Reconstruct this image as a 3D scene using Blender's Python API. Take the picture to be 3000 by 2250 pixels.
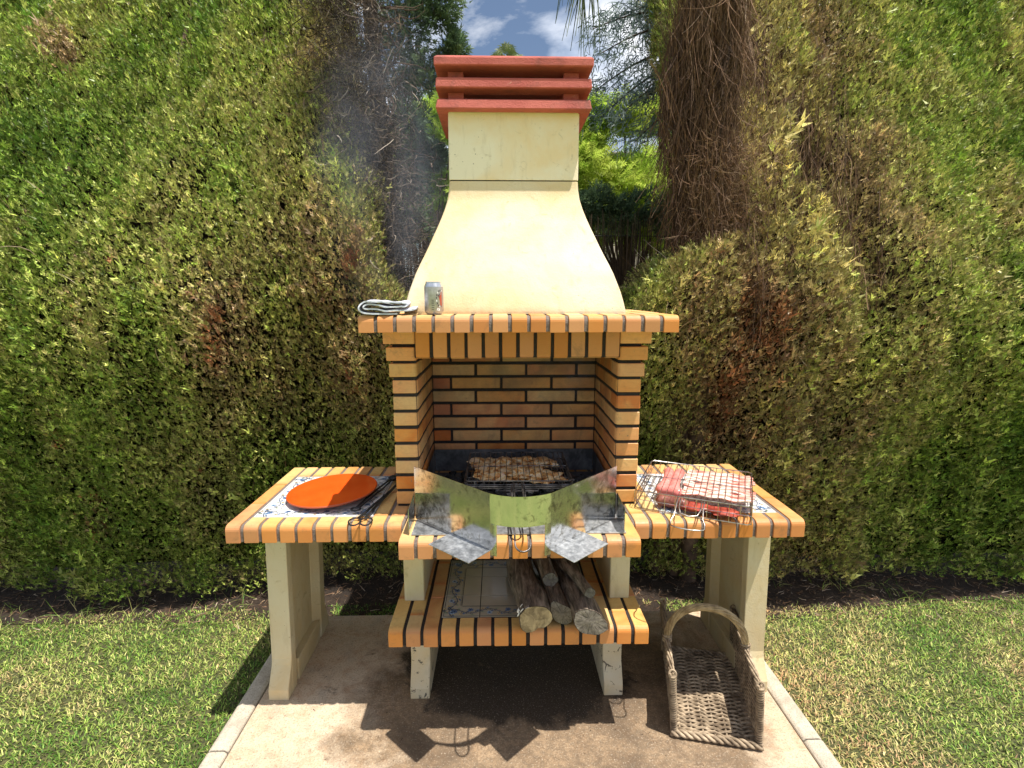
import bpy, bmesh, math, random
import numpy as np
from mathutils import Vector, Matrix, noise as mnoise
R = math.radians
rnd = random.Random(7)
rng = np.random.default_rng(11)
scene = bpy.context.scene
for o in list(bpy.data.objects):
    bpy.data.objects.remove(o)
col = scene.collection

# ------------------------------------------------------------------ camera
cd = bpy.data.cameras.new('camera'); cam = bpy.data.objects.new('camera', cd); col.objects.link(cam)
cd.sensor_width = 36; cd.lens = 18.54; cd.clip_start = .05; cd.clip_end = 500
cam.location = (-.066, 0, 1.597)
cam.rotation_euler = (math.pi/2 - .168, 0, -.0241)
scene.camera = cam

# ------------------------------------------------------------------ light
SUN = Vector((.245, -.165, 1)).normalized()
world = bpy.data.worlds.new('World'); scene.world = world; world.use_nodes = True
wt = world.node_tree; wn = wt.nodes; wl = wt.links
for n in list(wn): wn.remove(n)
def wnode(t, **k):
    n = wn.new(t)
    for a, b in k.items(): setattr(n, a, b)
    return n
wo = wnode('ShaderNodeOutputWorld'); bg = wnode('ShaderNodeBackground'); bg.inputs[1].default_value = .082
sky = wnode('ShaderNodeTexSky', sky_type='NISHITA', sun_disc=False)
sky.sun_elevation = math.asin(SUN.z); sky.sun_rotation = math.atan2(SUN.x, SUN.y)
sky.air_density = 1.0; sky.dust_density = 1.4; sky.ozone_density = 1.2
tc = wnode('ShaderNodeTexCoord')
mp = wnode('ShaderNodeMapping'); mp.inputs['Scale'].default_value = (1, 1, 1.6); mp.inputs['Location'].default_value = (2.1, .9, .35)
n1 = wnode('ShaderNodeTexNoise'); n1.inputs['Scale'].default_value = 3.4; n1.inputs['Detail'].default_value = 9; n1.inputs['Roughness'].default_value = .55
n1.inputs['Distortion'].default_value = .35
cr = wnode('ShaderNodeValToRGB'); cr.color_ramp.elements[0].position = .44; cr.color_ramp.elements[1].position = .58
n2 = wnode('ShaderNodeTexNoise'); n2.inputs['Scale'].default_value = 6; n2.inputs['Detail'].default_value = 6
cr2 = wnode('ShaderNodeValToRGB'); cr2.color_ramp.elements[0].color = (6.5, 7.6, 9.6, 1); cr2.color_ramp.elements[1].color = (12., 12.1, 12.3, 1)
cr2.color_ramp.elements[0].position = .35; cr2.color_ramp.elements[1].position = .6
mx = wnode('ShaderNodeMixRGB')
wl.new(tc.outputs['Generated'], mp.inputs[0]); wl.new(mp.outputs[0], n1.inputs['Vector']); wl.new(mp.outputs[0], n2.inputs['Vector'])
wl.new(n1.outputs[0], cr.inputs[0]); wl.new(n2.outputs[0], cr2.inputs[0])
wl.new(cr.outputs[0], mx.inputs[0]); wl.new(sky.outputs[0], mx.inputs[1]); wl.new(cr2.outputs[0], mx.inputs[2])
wl.new(mx.outputs[0], bg.inputs[0]); wl.new(bg.outputs[0], wo.inputs[0])
sd = bpy.data.lights.new('sun', 'SUN'); sd.energy = 5.0; sd.angle = R(.53); sd.color = (1, .955, .87)
sun = bpy.data.objects.new('sun', sd); col.objects.link(sun)
sun.rotation_euler = SUN.to_track_quat('Z', 'Y').to_euler(); sun.location = (2, -2, 8)
scene.view_settings.view_transform = 'Standard'; scene.view_settings.look = 'None'
scene.view_settings.gamma = 1; scene.view_settings.exposure = .55
try: scene.view_settings.use_curve_mapping = False
except Exception: pass
scene.cycles.max_bounces = 8; scene.cycles.transparent_max_bounces = 16

# ------------------------------------------------------------------ materials
MATS = {}
class NT:
    def __init__(s, name):
        s.m = bpy.data.materials.new(name); s.m.use_nodes = True; s.t = s.m.node_tree
        s.b = s.t.nodes['Principled BSDF']; s.out = s.t.nodes['Material Output']; MATS[name] = s.m
    def n(s, t, **k):
        n = s.t.nodes.new(t)
        for a, b in k.items():
            if a in n.inputs: n.inputs[a].default_value = b
            else: setattr(n, a, b)
        return n
    def l(s, a, b): s.t.links.new(a, b)
    def coord(s, kind='Object', scale=None):
        c = s.n('ShaderNodeTexCoord').outputs[kind]
        if scale:
            m = s.n('ShaderNodeMapping'); m.inputs['Scale'].default_value = scale; s.l(c, m.inputs[0]); c = m.outputs[0]
        return c
    def noise(s, vec, scale, detail=4, rough=.55, dist=0):
        n = s.n('ShaderNodeTexNoise'); n.inputs['Scale'].default_value = scale; n.inputs['Detail'].default_value = detail
        n.inputs['Roughness'].default_value = rough; n.inputs['Distortion'].default_value = dist
        if vec: s.l(vec, n.inputs['Vector'])
        return n.outputs[0]
    def ramp(s, fac, stops, interp='LINEAR'):
        r = s.n('ShaderNodeValToRGB'); e = r.color_ramp; e.interpolation = interp
        while len(e.elements) < len(stops): e.elements.new(.5)
        for el, (p, c) in zip(e.elements, stops):
            el.position = p; el.color = (c if isinstance(c, tuple) else (c, c, c)) + (1,)
        s.l(fac, r.inputs[0]); return r.outputs[0]
    def mix(s, fac, a, b, mode='MIX'):
        m = s.n('ShaderNodeMixRGB', blend_type=mode)
        for i, v in enumerate((fac, a, b)):
            if hasattr(v, 'links'): s.l(v, m.inputs[i])
            else: m.inputs[i].default_value = v if i == 0 else tuple(v) + (1,)
        return m.outputs[0]
    def math(s, op, a, b=0.0, clamp=False):
        m = s.n('ShaderNodeMath', operation=op, use_clamp=clamp)
        for i, v in enumerate((a, b)):
            if hasattr(v, 'links'): s.l(v, m.inputs[i])
            else: m.inputs[i].default_value = v
        return m.outputs[0]
    def bump(s, h, strength=.3, dist=.002):
        b = s.n('ShaderNodeBump'); b.inputs['Strength'].default_value = strength; b.inputs['Distance'].default_value = dist
        s.l(h, b.inputs['Height']); s.l(b.outputs[0], s.b.inputs['Normal']); return b
    def base(s, c):
        if hasattr(c, 'links'): s.l(c, s.b.inputs['Base Color'])
        else: s.b.inputs['Base Color'].default_value = tuple(c) + (1,)
    def rough(s, c):
        if hasattr(c, 'links'): s.l(c, s.b.inputs['Roughness'])
        else: s.b.inputs['Roughness'].default_value = c
def M(n): return MATS[n]

# glazed clay bricks
def brick_mat(name, stops, sooty=0, flash=None):
    s = NT(name); c = s.coord(); rd = s.n('ShaderNodeObjectInfo').outputs['Random']
    off = s.n('ShaderNodeVectorMath', operation='SCALE'); comb = s.n('ShaderNodeCombineXYZ')
    for i in range(3): s.l(rd, comb.inputs[i])
    s.l(comb.outputs[0], off.inputs[0]); off.inputs['Scale'].default_value = 37
    ad = s.n('ShaderNodeVectorMath', operation='ADD'); s.l(c, ad.inputs[0]); s.l(off.outputs[0], ad.inputs[1]); v = ad.outputs[0]
    big = s.noise(v, 9, 3, .5, .6); fine = s.noise(v, 90, 5, .6)
    f = s.math('ADD', s.math('MULTIPLY', rd, .85), s.math('MULTIPLY', s.math('SUBTRACT', big, .46), 1.3), True)
    cc = s.ramp(f, stops)
    cc = s.mix(s.ramp(fine, [(.35, .0), (.75, .35)]), cc, tuple(x*.72 for x in stops[1][1]), 'MIX')
    gr = s.noise(s.coord('Object', (1, 1, 12)), 14, 3, .6)
    cc = s.mix(s.ramp(gr, [(.5, 0.), (.75, .3)]), cc, (.42, .16, .05))
    chip = s.noise(v, 46, 6, .72, .3); cc = s.mix(s.ramp(chip, [(.655, 0.), (.68, .8)]), cc, (.30, .19, .12))
    cc = s.mix(s.ramp(s.noise(v, 22, 6, .7, .8), [(.60, 0.), (.75, .45)]), cc, (.28, .19, .12))
    if flash:
        so = s.n('ShaderNodeSeparateXYZ'); s.l(c, so.inputs[0]); fy = s.math('ADD', so.outputs[1], s.math('MULTIPLY', s.math('SUBTRACT', big, .5), .02))
        cc = s.mix(s.ramp(fy, [(.004, .85), (.022, 0.)]), cc, flash)
    if sooty:
        g = s.n('ShaderNodeNewGeometry').outputs['Position']; sp = s.n('ShaderNodeSeparateXYZ'); s.l(g, sp.inputs[0])
        sn = s.noise(g, 5, 5, .6, .5)
        up = s.math('MULTIPLY', s.math('SUBTRACT', sp.outputs[2], 1.10), 2.0, True)
        ins = s.ramp(sp.outputs[1], [(0., 0.), (1., 1.)]); ins = s.math('MULTIPLY', s.math('SUBTRACT', sp.outputs[1], 1.97), 5., True)
        amt = s.math('MULTIPLY', s.ramp(s.math('ADD', sn, s.math('MULTIPLY', up, .22)), [(.40, .0), (.82, 1.)]), sooty)
        cc = s.mix(s.math('MULTIPLY', amt, ins), cc, (.10, .075, .05))
    hv = s.n('ShaderNodeHueSaturation'); s.l(cc, hv.inputs['Color']); s.l(s.math('ADD', s.math('MULTIPLY', s.math('FRACT', s.math('MULTIPLY', rd, 17.3)), .20), .84), hv.inputs['Value']); s.l(s.math('ADD', s.math('MULTIPLY', s.math('FRACT', s.math('MULTIPLY', rd, 41.7)), .14), .90), hv.inputs['Saturation']); cc = hv.outputs[0]
    gp = s.n('ShaderNodeNewGeometry').outputs['Position']; cc = s.mix(s.ramp(s.noise(gp, 13, 8, .72, .6), [(.56, 0.), (.72, .55)]), cc, (.17, .105, .06))
    s.base(cc); s.rough(s.ramp(fine, [(.3, .42), (.8, .62)])); s.b.inputs['Specular IOR Level'].default_value = .35
    s.bump(fine, .18, .0015)
brick_mat('glazed_brick', [(0., (.72, .50, .20)), (.38, (.69, .43, .15)), (.66, (.66, .34, .11)), (1., (.55, .21, .06))], flash=(.60, .215, .055))
brick_mat('fire_brick', [(0., (.74, .44, .17)), (.35, (.78, .38, .125)), (.75, (.76, .31, .09)), (1., (.66, .19, .045))], .85)
brick_mat('red_brick', [(0., (.70, .24, .07)), (.5, (.66, .19, .05)), (.8, (.60, .15, .035)), (1., (.50, .10, .02))], .7)
s = NT('mortar'); v = s.coord(); f = s.noise(v, 130, 5, .7); s.base(s.ramp(f, [(.3, (.10, .075, .062)), (.7, (.22, .175, .15))])); s.rough(.95); s.bump(f, .7, .004)
s = NT('dark_mortar'); v = s.coord(); f = s.noise(v, 130, 5, .7); s.base(s.ramp(f, [(.3, (.015, .011, .01)), (.7, (.04, .031, .027))])); s.rough(.95); s.bump(f, .7, .004)

def cream(name, base, dirt, peel=False, scale=1.):
    s = NT(name); v = s.coord(); a = s.noise(v, 3*scale, 5, .6, .4); b = s.noise(v, 160, 3, .6); c = s.noise(v, 22*scale, 6, .65, .8)
    cc = s.mix(s.ramp(a, [(.40, 0.), (.62, .8)]), base, tuple(x*y for x, y in zip(base, (.96, .82, .60))))
    cc = s.mix(s.ramp(c, [(.60, 0.), (.72, .6)]), cc, dirt)
    vo = s.n('ShaderNodeTexVoronoi'); vo.inputs['Scale'].default_value = 38; s.l(v, vo.inputs['Vector'])
    cc = s.mix(s.ramp(s.math('ADD', vo.outputs['Distance'], s.math('MULTIPLY', a, .25)), [(.14, .75), (.19, 0.)]), cc, (.30, .22, .13))
    if peel:
        g = s.n('ShaderNodeNewGeometry').outputs['Position']
        p = s.noise(g, 24, 6, .62, 1.2)
        cc = s.mix(s.ramp(p, [(.60, 0.), (.61, 1.)]), cc, (.115, .095, .07))
    w = s.noise(s.coord('Object', (1, 1, .22)), 30, 5, .65)   # rain streaks
    cc = s.mix(s.ramp(w, [(.56, 0.), (.74, .35)]), cc, dirt)
    s.base(cc); s.rough(.8); s.bump(s.math('ADD', b, s.math('MULTIPLY', c, 1.4)), .35, .003)
cream('hood_render', (.70, .60, .425), (.50, .34, .17))
cream('flue_render', (.86, .76, .58), (.50, .40, .24), scale=1.5)
cream('leg_concrete', (.62, .55, .375), (.36, .28, .14))
cream('peeling_concrete', (.62, .555, .41), (.40, .34, .22), True)
s = NT('red_paint'); v = s.coord(); a = s.noise(v, 7, 5, .6); b = s.noise(v, 200, 3, .6); c = s.noise(v, 40, 6, .7, .5)
cc = s.ramp(a, [(.3, (.42, .085, .065)), (.7, (.53, .135, .10))]); cc = s.mix(s.ramp(c, [(.66, 0.), (.72, .7)]), cc, (.60, .36, .26))
cc = s.mix(s.ramp(s.noise(v, 9, 7, .68, .6), [(.52, 0.), (.74, .7)]), cc, (.13, .05, .04)); s.base(cc); s.rough(.8); s.bump(s.math('ADD', b, c), .6, .004)

s = NT('pad_concrete'); g = s.n('ShaderNodeNewGeometry').outputs['Position']
n0 = s.noise(g, 1.7, 6, .62, .5); nf = s.noise(g, 150, 5, .8); nm = s.noise(g, 15, 8, .74, .3); nr = s.noise(g, 4.2, 6, .66, .6); ng = s.noise(g, 48, 6, .75)
cc = s.ramp(n0, [(.35, (.62, .50, .36)), (.65, (.54, .41, .28))])
cc = s.mix(s.ramp(nm, [(.47, 0.), (.66, .75)]), cc, (.42, .25, .14))
cc = s.mix(s.ramp(s.noise(g, 11, 8, .72, .2), [(.50, 0.), (.66, .7)]), cc, (.40, .33, .25))
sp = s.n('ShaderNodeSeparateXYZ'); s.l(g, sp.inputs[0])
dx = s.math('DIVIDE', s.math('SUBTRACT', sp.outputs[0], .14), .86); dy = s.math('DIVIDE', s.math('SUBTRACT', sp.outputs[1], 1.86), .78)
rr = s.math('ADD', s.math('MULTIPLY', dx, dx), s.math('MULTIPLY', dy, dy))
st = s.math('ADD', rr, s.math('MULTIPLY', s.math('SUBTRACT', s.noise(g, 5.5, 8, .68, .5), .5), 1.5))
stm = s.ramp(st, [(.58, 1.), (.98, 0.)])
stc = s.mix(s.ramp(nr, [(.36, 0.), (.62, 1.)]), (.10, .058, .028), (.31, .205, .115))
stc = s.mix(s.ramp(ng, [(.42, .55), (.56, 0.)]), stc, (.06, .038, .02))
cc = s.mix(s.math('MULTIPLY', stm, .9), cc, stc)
# charcoal stain under the hearth, with the shade there painted in as black
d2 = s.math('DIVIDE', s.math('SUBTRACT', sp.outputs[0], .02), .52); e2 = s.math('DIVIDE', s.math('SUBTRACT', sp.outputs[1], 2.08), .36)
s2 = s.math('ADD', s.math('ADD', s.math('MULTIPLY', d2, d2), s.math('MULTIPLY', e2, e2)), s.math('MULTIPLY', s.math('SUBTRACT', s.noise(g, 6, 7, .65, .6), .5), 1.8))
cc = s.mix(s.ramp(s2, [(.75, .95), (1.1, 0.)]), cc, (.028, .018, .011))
cc = s.mix(s.ramp(s.noise(g, 9, 8, .7, .5), [(.60, 0.), (.67, .75)]), cc, (.13, .085, .05))
cc = s.mix(s.ramp(nf, [(.36, .85), (.46, 0.)]), cc, (.13, .085, .055)); cc = s.mix(s.ramp(nf, [(.56, 0.), (.68, .75)]), cc, (.66, .56, .43))
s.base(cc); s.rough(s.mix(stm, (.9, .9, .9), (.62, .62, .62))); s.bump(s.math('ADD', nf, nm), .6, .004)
s = NT('kerb_concrete'); g = s.n('ShaderNodeNewGeometry').outputs['Position']; nf = s.noise(g, 200, 4, .75); nm = s.noise(g, 16, 6, .65, .5)
cc = s.ramp(nm, [(.3, (.42, .36, .28)), (.6, (.54, .47, .37)), (.8, (.62, .54, .43))]); cc = s.mix(s.ramp(nf, [(.35, .7), (.5, 0.)]), cc, (.17, .145, .12)); cc = s.mix(s.ramp(s.noise(g, 7, 7, .7, .4), [(.5, 0.), (.7, .6)]), cc, (.24, .19, .14))
s.base(cc); s.rough(.9); s.bump(nf, .6, .003)
s = NT('lawn_soil'); g = s.n('ShaderNodeNewGeometry').outputs['Position']; a = s.noise(g, 1.4, 6, .65); b = s.noise(g, 60, 5, .7)
sp = s.n('ShaderNodeSeparateXYZ'); s.l(g, sp.inputs[0]); turf = s.math('MULTIPLY', s.math('SUBTRACT', .75, sp.outputs[1]), 4., True)   # beyond the modelled blades the sheet carries the turf colour
cc = s.mix(s.ramp(b, [(.35, 0.), (.65, 1.)]), (.03, .035, .012), s.ramp(a, [(.4, (.10, .12, .03)), (.65, (.16, .13, .05))]))
cc = s.mix(turf, cc, s.ramp(s.math('ADD', s.math('MULTIPLY', a, .6), s.math('MULTIPLY', b, .4)), [(.38, (.17, .25, .05)), (.62, (.34, .36, .11))]))
s.base(cc); s.rough(.95); s.bump(b, .8, .02)
s = NT('soil'); g = s.n('ShaderNodeNewGeometry').outputs['Position']; a = s.noise(g, 6, 6, .65); b = s.noise(g, 90, 5, .7)
cc = s.ramp(s.math('ADD', s.math('MULTIPLY', a, .5), s.math('MULTIPLY', b, .5)), [(.35, (.014, .009, .006)), (.55, (.05, .03, .018)), (.68, (.17, .11, .07))])
s.base(cc); s.rough(1.); s.bump(b, 1., .02)

def leaf_mat(name, stops, transl=.3, rough=.55, spec=.25):
    s = NT(name); at = s.n('ShaderNodeAttribute', attribute_name='tint'); ab = s.n('ShaderNodeAttribute', attribute_name='bright')
    cc = s.ramp(at.outputs['Fac'], stops)
    hs = s.n('ShaderNodeHueSaturation'); s.l(cc, hs.inputs['Color']); s.l(ab.outputs['Fac'], hs.inputs['Value']); cc = hs.outputs[0]
    s.base(cc); s.rough(rough); s.b.inputs['Specular IOR Level'].default_value = spec
    if transl:
        tr = s.n('ShaderNodeBsdfTranslucent'); s.l(cc, tr.inputs[0]); ms = s.n('ShaderNodeMixShader'); ms.inputs[0].default_value = transl
        s.l(s.b.outputs[0], ms.inputs[1]); s.l(tr.outputs[0], ms.inputs[2]); s.l(ms.outputs[0], s.out.inputs[0])
leaf_mat('cypress_leaf', [(0., (.10, .18, .028)), (.22, (.25, .34, .055)), (.42, (.42, .43, .12)), (.6, (.40, .34, .13)), (.8, (.38, .26, .14)), (1., (.27, .11, .05))], .17, .40)
leaf_mat('grass_leaf', [(0., (.08, .20, .025)), (.3, (.23, .33, .055)), (.52, (.44, .46, .14)), (.75, (.60, .47, .22)), (1., (.50, .28, .15))], .2)
leaf_mat('bright_leaf', [(0., (.14, .28, .03)), (.5, (.34, .50, .06)), (1., (.55, .62, .12))], .5)
leaf_mat('dark_leaf', [(0., (.05, .08, .055)), (.5, (.10, .16, .08)), (1., (.22, .28, .12))], .3)
leaf_mat('blue_leaf', [(0., (.10, .14, .14)), (.5, (.20, .26, .25)), (1., (.34, .40, .32))], .4)
leaf_mat('palm_leaf', [(0., (.06, .09, .03)), (.5, (.13, .17, .06)), (1., (.26, .27, .12))], .25)
leaf_mat('dead_twig', [(0., (.05, .03, .02)), (.35, (.13, .075, .045)), (.6, (.24, .135, .075)), (.8, (.34, .22, .13)), (1., (.45, .36, .27))], .1, .8)
leaf_mat('grey_twig', [(0., (.025, .016, .011)), (.5, (.10, .07, .05)), (.85, (.20, .145, .105)), (1., (.44, .37, .30))], .1, .8)
leaf_mat('reed', [(0., (.03, .02, .013)), (.5, (.08, .052, .032)), (1., (.17, .11, .065))], 0, .8)
def simple(name, a, b=None, scale=30, rough=.7, bump=.3, detail=5, metal=0, dist=.3, coat=0):
    s = NT(name); v = s.coord()
    if b is None: s.base(a)
    else:
        f = s.noise(v, scale, detail, .6, dist); s.base(s.ramp(f, [(.35, a), (.65, b)]))
        if bump: s.bump(f, bump, .003)
    s.rough(rough); s.b.inputs['Metallic'].default_value = metal
    if coat: s.b.inputs['Coat Weight'].default_value = coat; s.b.inputs['Coat Roughness'].default_value = .05
    return s
simple('hedge_core', (.004, .003, .002), (.012, .009, .006), 30, 1, .6).b.inputs['Specular IOR Level'].default_value = 0  # near-black, so gaps between sprigs show painted shade
simple('trunk_bark', (.05, .032, .022), (.16, .10, .065), 25, .95, .8)
simple('palm_bark', (.10, .075, .05), (.22, .16, .11), 25, .95, .8)
s = NT('log_bark'); v = s.coord('Object', (1, .16, 1)); f = s.noise(v, 60, 7, .68, .4); s.base(s.ramp(f, [(.34, (.03, .022, .016)), (.5, (.15, .115, .085)), (.68, (.34, .28, .22))])); s.rough(.95); s.bump(f, 1., .005)
simple('pale_wood', (.15, .105, .055), (.46, .35, .20), 30, .9, .8, 7, dist=1.)
simple('white_bark', (.75, .74, .70), (.92, .91, .88), 20, .8, .3)
s = NT('cut_wood'); v = s.coord(); sp = s.n('ShaderNodeSeparateXYZ'); s.l(v, sp.inputs[0]); an = s.math('ARCTAN2', sp.outputs[2], sp.outputs[0])
cb = s.n('ShaderNodeCombineXYZ'); s.l(an, cb.inputs[0]); s.l(s.math('MULTIPLY', s.noise(v, 20, 3), .35), cb.inputs[1]); cr_ = s.noise(cb.outputs[0], 7.5, 5, .62); a = s.noise(v, 45, 6, .7, .5)
cc = s.ramp(a, [(.35, (.11, .092, .075)), (.65, (.27, .235, .19))]); cc = s.mix(s.ramp(cr_, [(.36, .9), (.45, 0.)]), cc, (.03, .025, .02)); s.base(cc); s.rough(.95); s.bump(s.math('ADD', s.math('MULTIPLY', cr_, 1.5), a), .8, .004)
simple('wicker', (.15, .105, .065), (.50, .385, .26), 26, .75, .35, 4)
simple('wicker_handle', (.24, .16, .075), (.50, .37, .20), 34, .6, .35, 4)
s = NT('brushed_steel'); v = s.coord(); a = s.noise(v, 6, 7, .66, .6); b = s.noise(s.coord('Object', (1, 1, 30)), 25, 4, .6); c = s.noise(v, 48, 7, .72, .4)
s.base(s.mix(s.ramp(s.math('ADD', c, s.math('MULTIPLY', s.math('SUBTRACT', a, .5), .6)), [(.50, 0.), (.64, .75)]), s.ramp(a, [(.35, (.50, .50, .50)), (.65, (.66, .65, .63))]), (.16, .145, .12)))
s.rough(s.ramp(s.math('ADD', s.math('MULTIPLY', a, .6), s.math('MULTIPLY', c, .4)), [(.35, .06), (.65, .24)])); s.b.inputs['Metallic'].default_value = 1; s.bump(a, .05, .004)
s = NT('galvanised_steel'); v = s.coord(); a = s.noise(v, 12, 8, .75, .8); c = s.noise(v, 60, 6, .7)
s.base(s.ramp(s.math('ADD', s.math('MULTIPLY', a, .6), s.math('MULTIPLY', c, .4)), [(.36, (.20, .205, .21)), (.5, (.48, .49, .50)), (.6, (.70, .71, .72))]))
s.rough(s.ramp(c, [(.3, .38), (.7, .55)])); s.b.inputs['Metallic'].default_value = .85; s.bump(c, .1, .002)
s = NT('sooty_steel'); v = s.coord(); a = s.noise(v, 7, 7, .66, .8)
s.base(s.ramp(a, [(.4, (.07, .072, .078)), (.62, (.22, .225, .24))])); s.rough(.55); s.b.inputs['Metallic'].default_value = .6; s.bump(a, .1, .004)
simple('wire_chrome', (.30, .25, .21), (.62, .58, .54), 50, .32, 0, metal=1)
simple('burnt_wire', (.035, .03, .028), (.28, .26, .25), 22, .4, 0, metal=.8)
simple('black_iron', (.012, .012, .013), (.04, .04, .042), 40, .45, .3, metal=.4)
simple('charcoal', (.006, .006, .006), (.05, .05, .052), 60, .85, .8)
simple('ash', (.16, .155, .15), (.34, .33, .32), 60, 1, .8)
simple('aluminium', (.62, .63, .64), (.78, .78, .79), 30, .28, 0, metal=.9)
simple('can_print', (.36, .34, .35), (.50, .48, .50), 60, .35, 0, metal=.5)
simple('can_dark', (.07, .06, .065)); simple('can_red', (.42, .08, .04)); simple('can_white', (.78, .77, .76))
s = simple('plate_glaze', (.80, .085, .008), (.86, .11, .012), 9, .14, .02, coat=.6)
simple('plate_edge', (.30, .06, .02), (.42, .08, .025), 30, .5)
s = simple('towel_cloth', (.50, .52, .60), (.66, .67, .74), 120, .95, .8)
simple('towel_stripe', (.16, .18, .26), rough=.95)
simple('bottle_green', (.05, .16, .10), rough=.3)
s = NT('cooked_chicken'); v = s.n('ShaderNodeTexCoord').outputs['Object']; a = s.noise(v, 26, 6, .65, 1.); b = s.noise(v, 70, 5, .6)
cc = s.ramp(a, [(.34, (.07, .025, .01)), (.42, (.58, .22, .06)), (.48, (.82, .50, .18)), (.56, (.92, .80, .55)), (.68, (.74, .38, .26))])
cc = s.mix(s.ramp(b, [(.6, 0.), (.72, .8)]), cc, (.09, .035, .015)); s.base(cc); s.rough(.3); s.bump(b, .5, .004); s.b.inputs['Subsurface Weight'].default_value = .0
s = NT('raw_bacon'); v = s.coord('Object', (1, 7, 1)); a = s.noise(v, 7, 5, .55, .7)
cc = s.ramp(a, [(.36, (.55, .12, .09)), (.46, (.66, .26, .20)), (.53, (.82, .66, .56)), (.66, (.86, .76, .66))]); s.base(cc); s.rough(.3); s.bump(a, .3, .004)
s = simple('raw_sausage', (.62, .17, .15), (.74, .28, .24), 40, .3, .2)
s = simple('blood_sausage', (.13, .035, .025), (.30, .11, .08), 60, .35, .3)
s = simple('raw_beef', (.16, .018, .012), (.44, .08, .05), 34, .32, .5)
simple('tile_white', (.80, .80, .79), (.74, .73, .70), 7, .14, 0, coat=.4)
simple('tile_cream', (.40, .37, .28), (.45, .41, .32), 7, .2, 0, coat=.3)
simple('tile_ink', (.018, .022, .035), rough=.3); simple('tile_blue', (.05, .10, .22), (.13, .21, .36), 90, .3, 0); simple('tile_sky', (.28, .40, .55), rough=.3)
simple('tile_yellow', (.60, .40, .08), rough=.3); simple('tile_sage', (.24, .30, .20), rough=.3)
simple('grout', (.42, .40, .36), rough=.9)
simple('house_wall', (.52, .43, .31), (.58, .49, .36), 3, .9, 0)
simple('house_shade', (.30, .26, .21), rough=.9)
simple('rail_white', (.62, .66, .72), rough=.5)

# ------------------------------------------------------------------ mesh helpers
class G:
    def __init__(s): s.v = []; s.f = []; s.mi = []
    def add(s, v, f, m=0):
        o = len(s.v); s.v += [tuple(p) for p in v]; s.f += [tuple(i+o for i in q) for q in f]; s.mi += [m]*len(f)
    def box(s, x0, x1, y0, y1, z0, z1, m=0):
        s.add([(x, y, z) for z in (z0, z1) for y in (y0, y1) for x in (x0, x1)],
              [(0, 2, 3, 1), (4, 5, 7, 6), (0, 1, 5, 4), (2, 6, 7, 3), (0, 4, 6, 2), (1, 3, 7, 5)], m)
    def prism(s, poly, a, b, axis='z', m=0):   # poly 2D; axis of extrusion
        def P(p, t): return {'z': (p[0], p[1], t), 'x': (t, p[0], p[1]), 'y': (p[0], t, p[1])}[axis]
        n = len(poly); s.add([P(p, a) for p in poly]+[P(p, b) for p in poly],
              [tuple(range(n))[::-1], tuple(range(n, 2*n))]+[(i, (i+1) % n, n+(i+1) % n, n+i) for i in range(n)], m)
    def tube(s, pts, r, n=6, m=0, cap=True, closed=False):
        pts = [Vector(p) for p in pts]; k = len(pts); rs = r if isinstance(r, (list, tuple)) else [r]*k
        vs = []; t0 = None; u = None
        for i, p in enumerate(pts):
            if closed: t = pts[(i+1) % k]-pts[i-1]
            else: t = pts[min(i+1, k-1)]-pts[max(i-1, 0)]
            if t.length < 1e-9: t = Vector((0, 0, 1))
            t.normalize()
            if u is None: u = t.orthogonal().normalized()
            else:
                u = (u-t*u.dot(t))
                u = u.normalized() if u.length > 1e-6 else t.orthogonal().normalized()
            w = t.cross(u)
            for j in range(n):
                a = 2*math.pi*j/n; vs.append(p+(u*math.cos(a)+w*math.sin(a))*rs[i])
        fs = []
        for i in range(k if closed else k-1):
            for j in range(n):
                a = i*n+j; b = i*n+(j+1) % n; c = ((i+1) % k)*n; fs.append((a, b, c+(j+1) % n, c+j))
        if cap and not closed: fs += [tuple(range(n))[::-1], tuple(range((k-1)*n, k*n))]
        s.add(vs, fs, m)
    def lathe(s, prof, n=32, c=(0, 0, 0), m=0):
        vs = []; fs = []; k = len(prof)
        for r, z in prof:
            for j in range(n): a = 2*math.pi*j/n; vs.append((c[0]+r*math.cos(a), c[1]+r*math.sin(a), c[2]+z))
        for i in range(k-1):
            for j in range(n): fs.append((i*n+j, i*n+(j+1) % n, (i+1)*n+(j+1) % n, (i+1)*n+j))
        fs += [tuple(range(n))[::-1], tuple(range((k-1)*n, k*n))]
        s.add(vs, fs, m)
    def mesh(s, name, mats, smooth=0, bevel=0, seg=1, fix=True):
        me = bpy.data.meshes.new(name); me.from_pydata(s.v, [], s.f)
        for mt in (mats if isinstance(mats, (list, tuple)) else [mats]): me.materials.append(M(mt))
        me.polygons.foreach_set('material_index', s.mi)
        if bevel or fix:
            bm = bmesh.new(); bm.from_mesh(me)
            if fix: bmesh.ops.recalc_face_normals(bm, faces=bm.faces)
            if bevel: bmesh.ops.bevel(bm, geom=[e for e in bm.edges if len(e.link_faces) == 2 and e.calc_face_angle(0) > .5], offset=bevel, segments=seg, affect='EDGES', profile=.6)
            bm.to_mesh(me); bm.free()
        if smooth:
            me.polygons.foreach_set('use_smooth', [True]*len(me.polygons)); me.set_sharp_from_angle(angle=R(smooth))
        me.update(); return me
def ob(name, me, parent=None, loc=(0, 0, 0), rot=(0, 0, 0), label=None):
    o = bpy.data.objects.new(name, me); col.objects.link(o); o.location = loc; o.rotation_euler = rot
    if parent: o.parent = parent
    if label: o['label'] = label
    return o
def tag(o, label=None, cat=None, group=None, kind=None):
    for k, v in (('label', label), ('category', cat), ('group', group), ('kind', kind)):
        if v: o[k] = v
    return o
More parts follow.
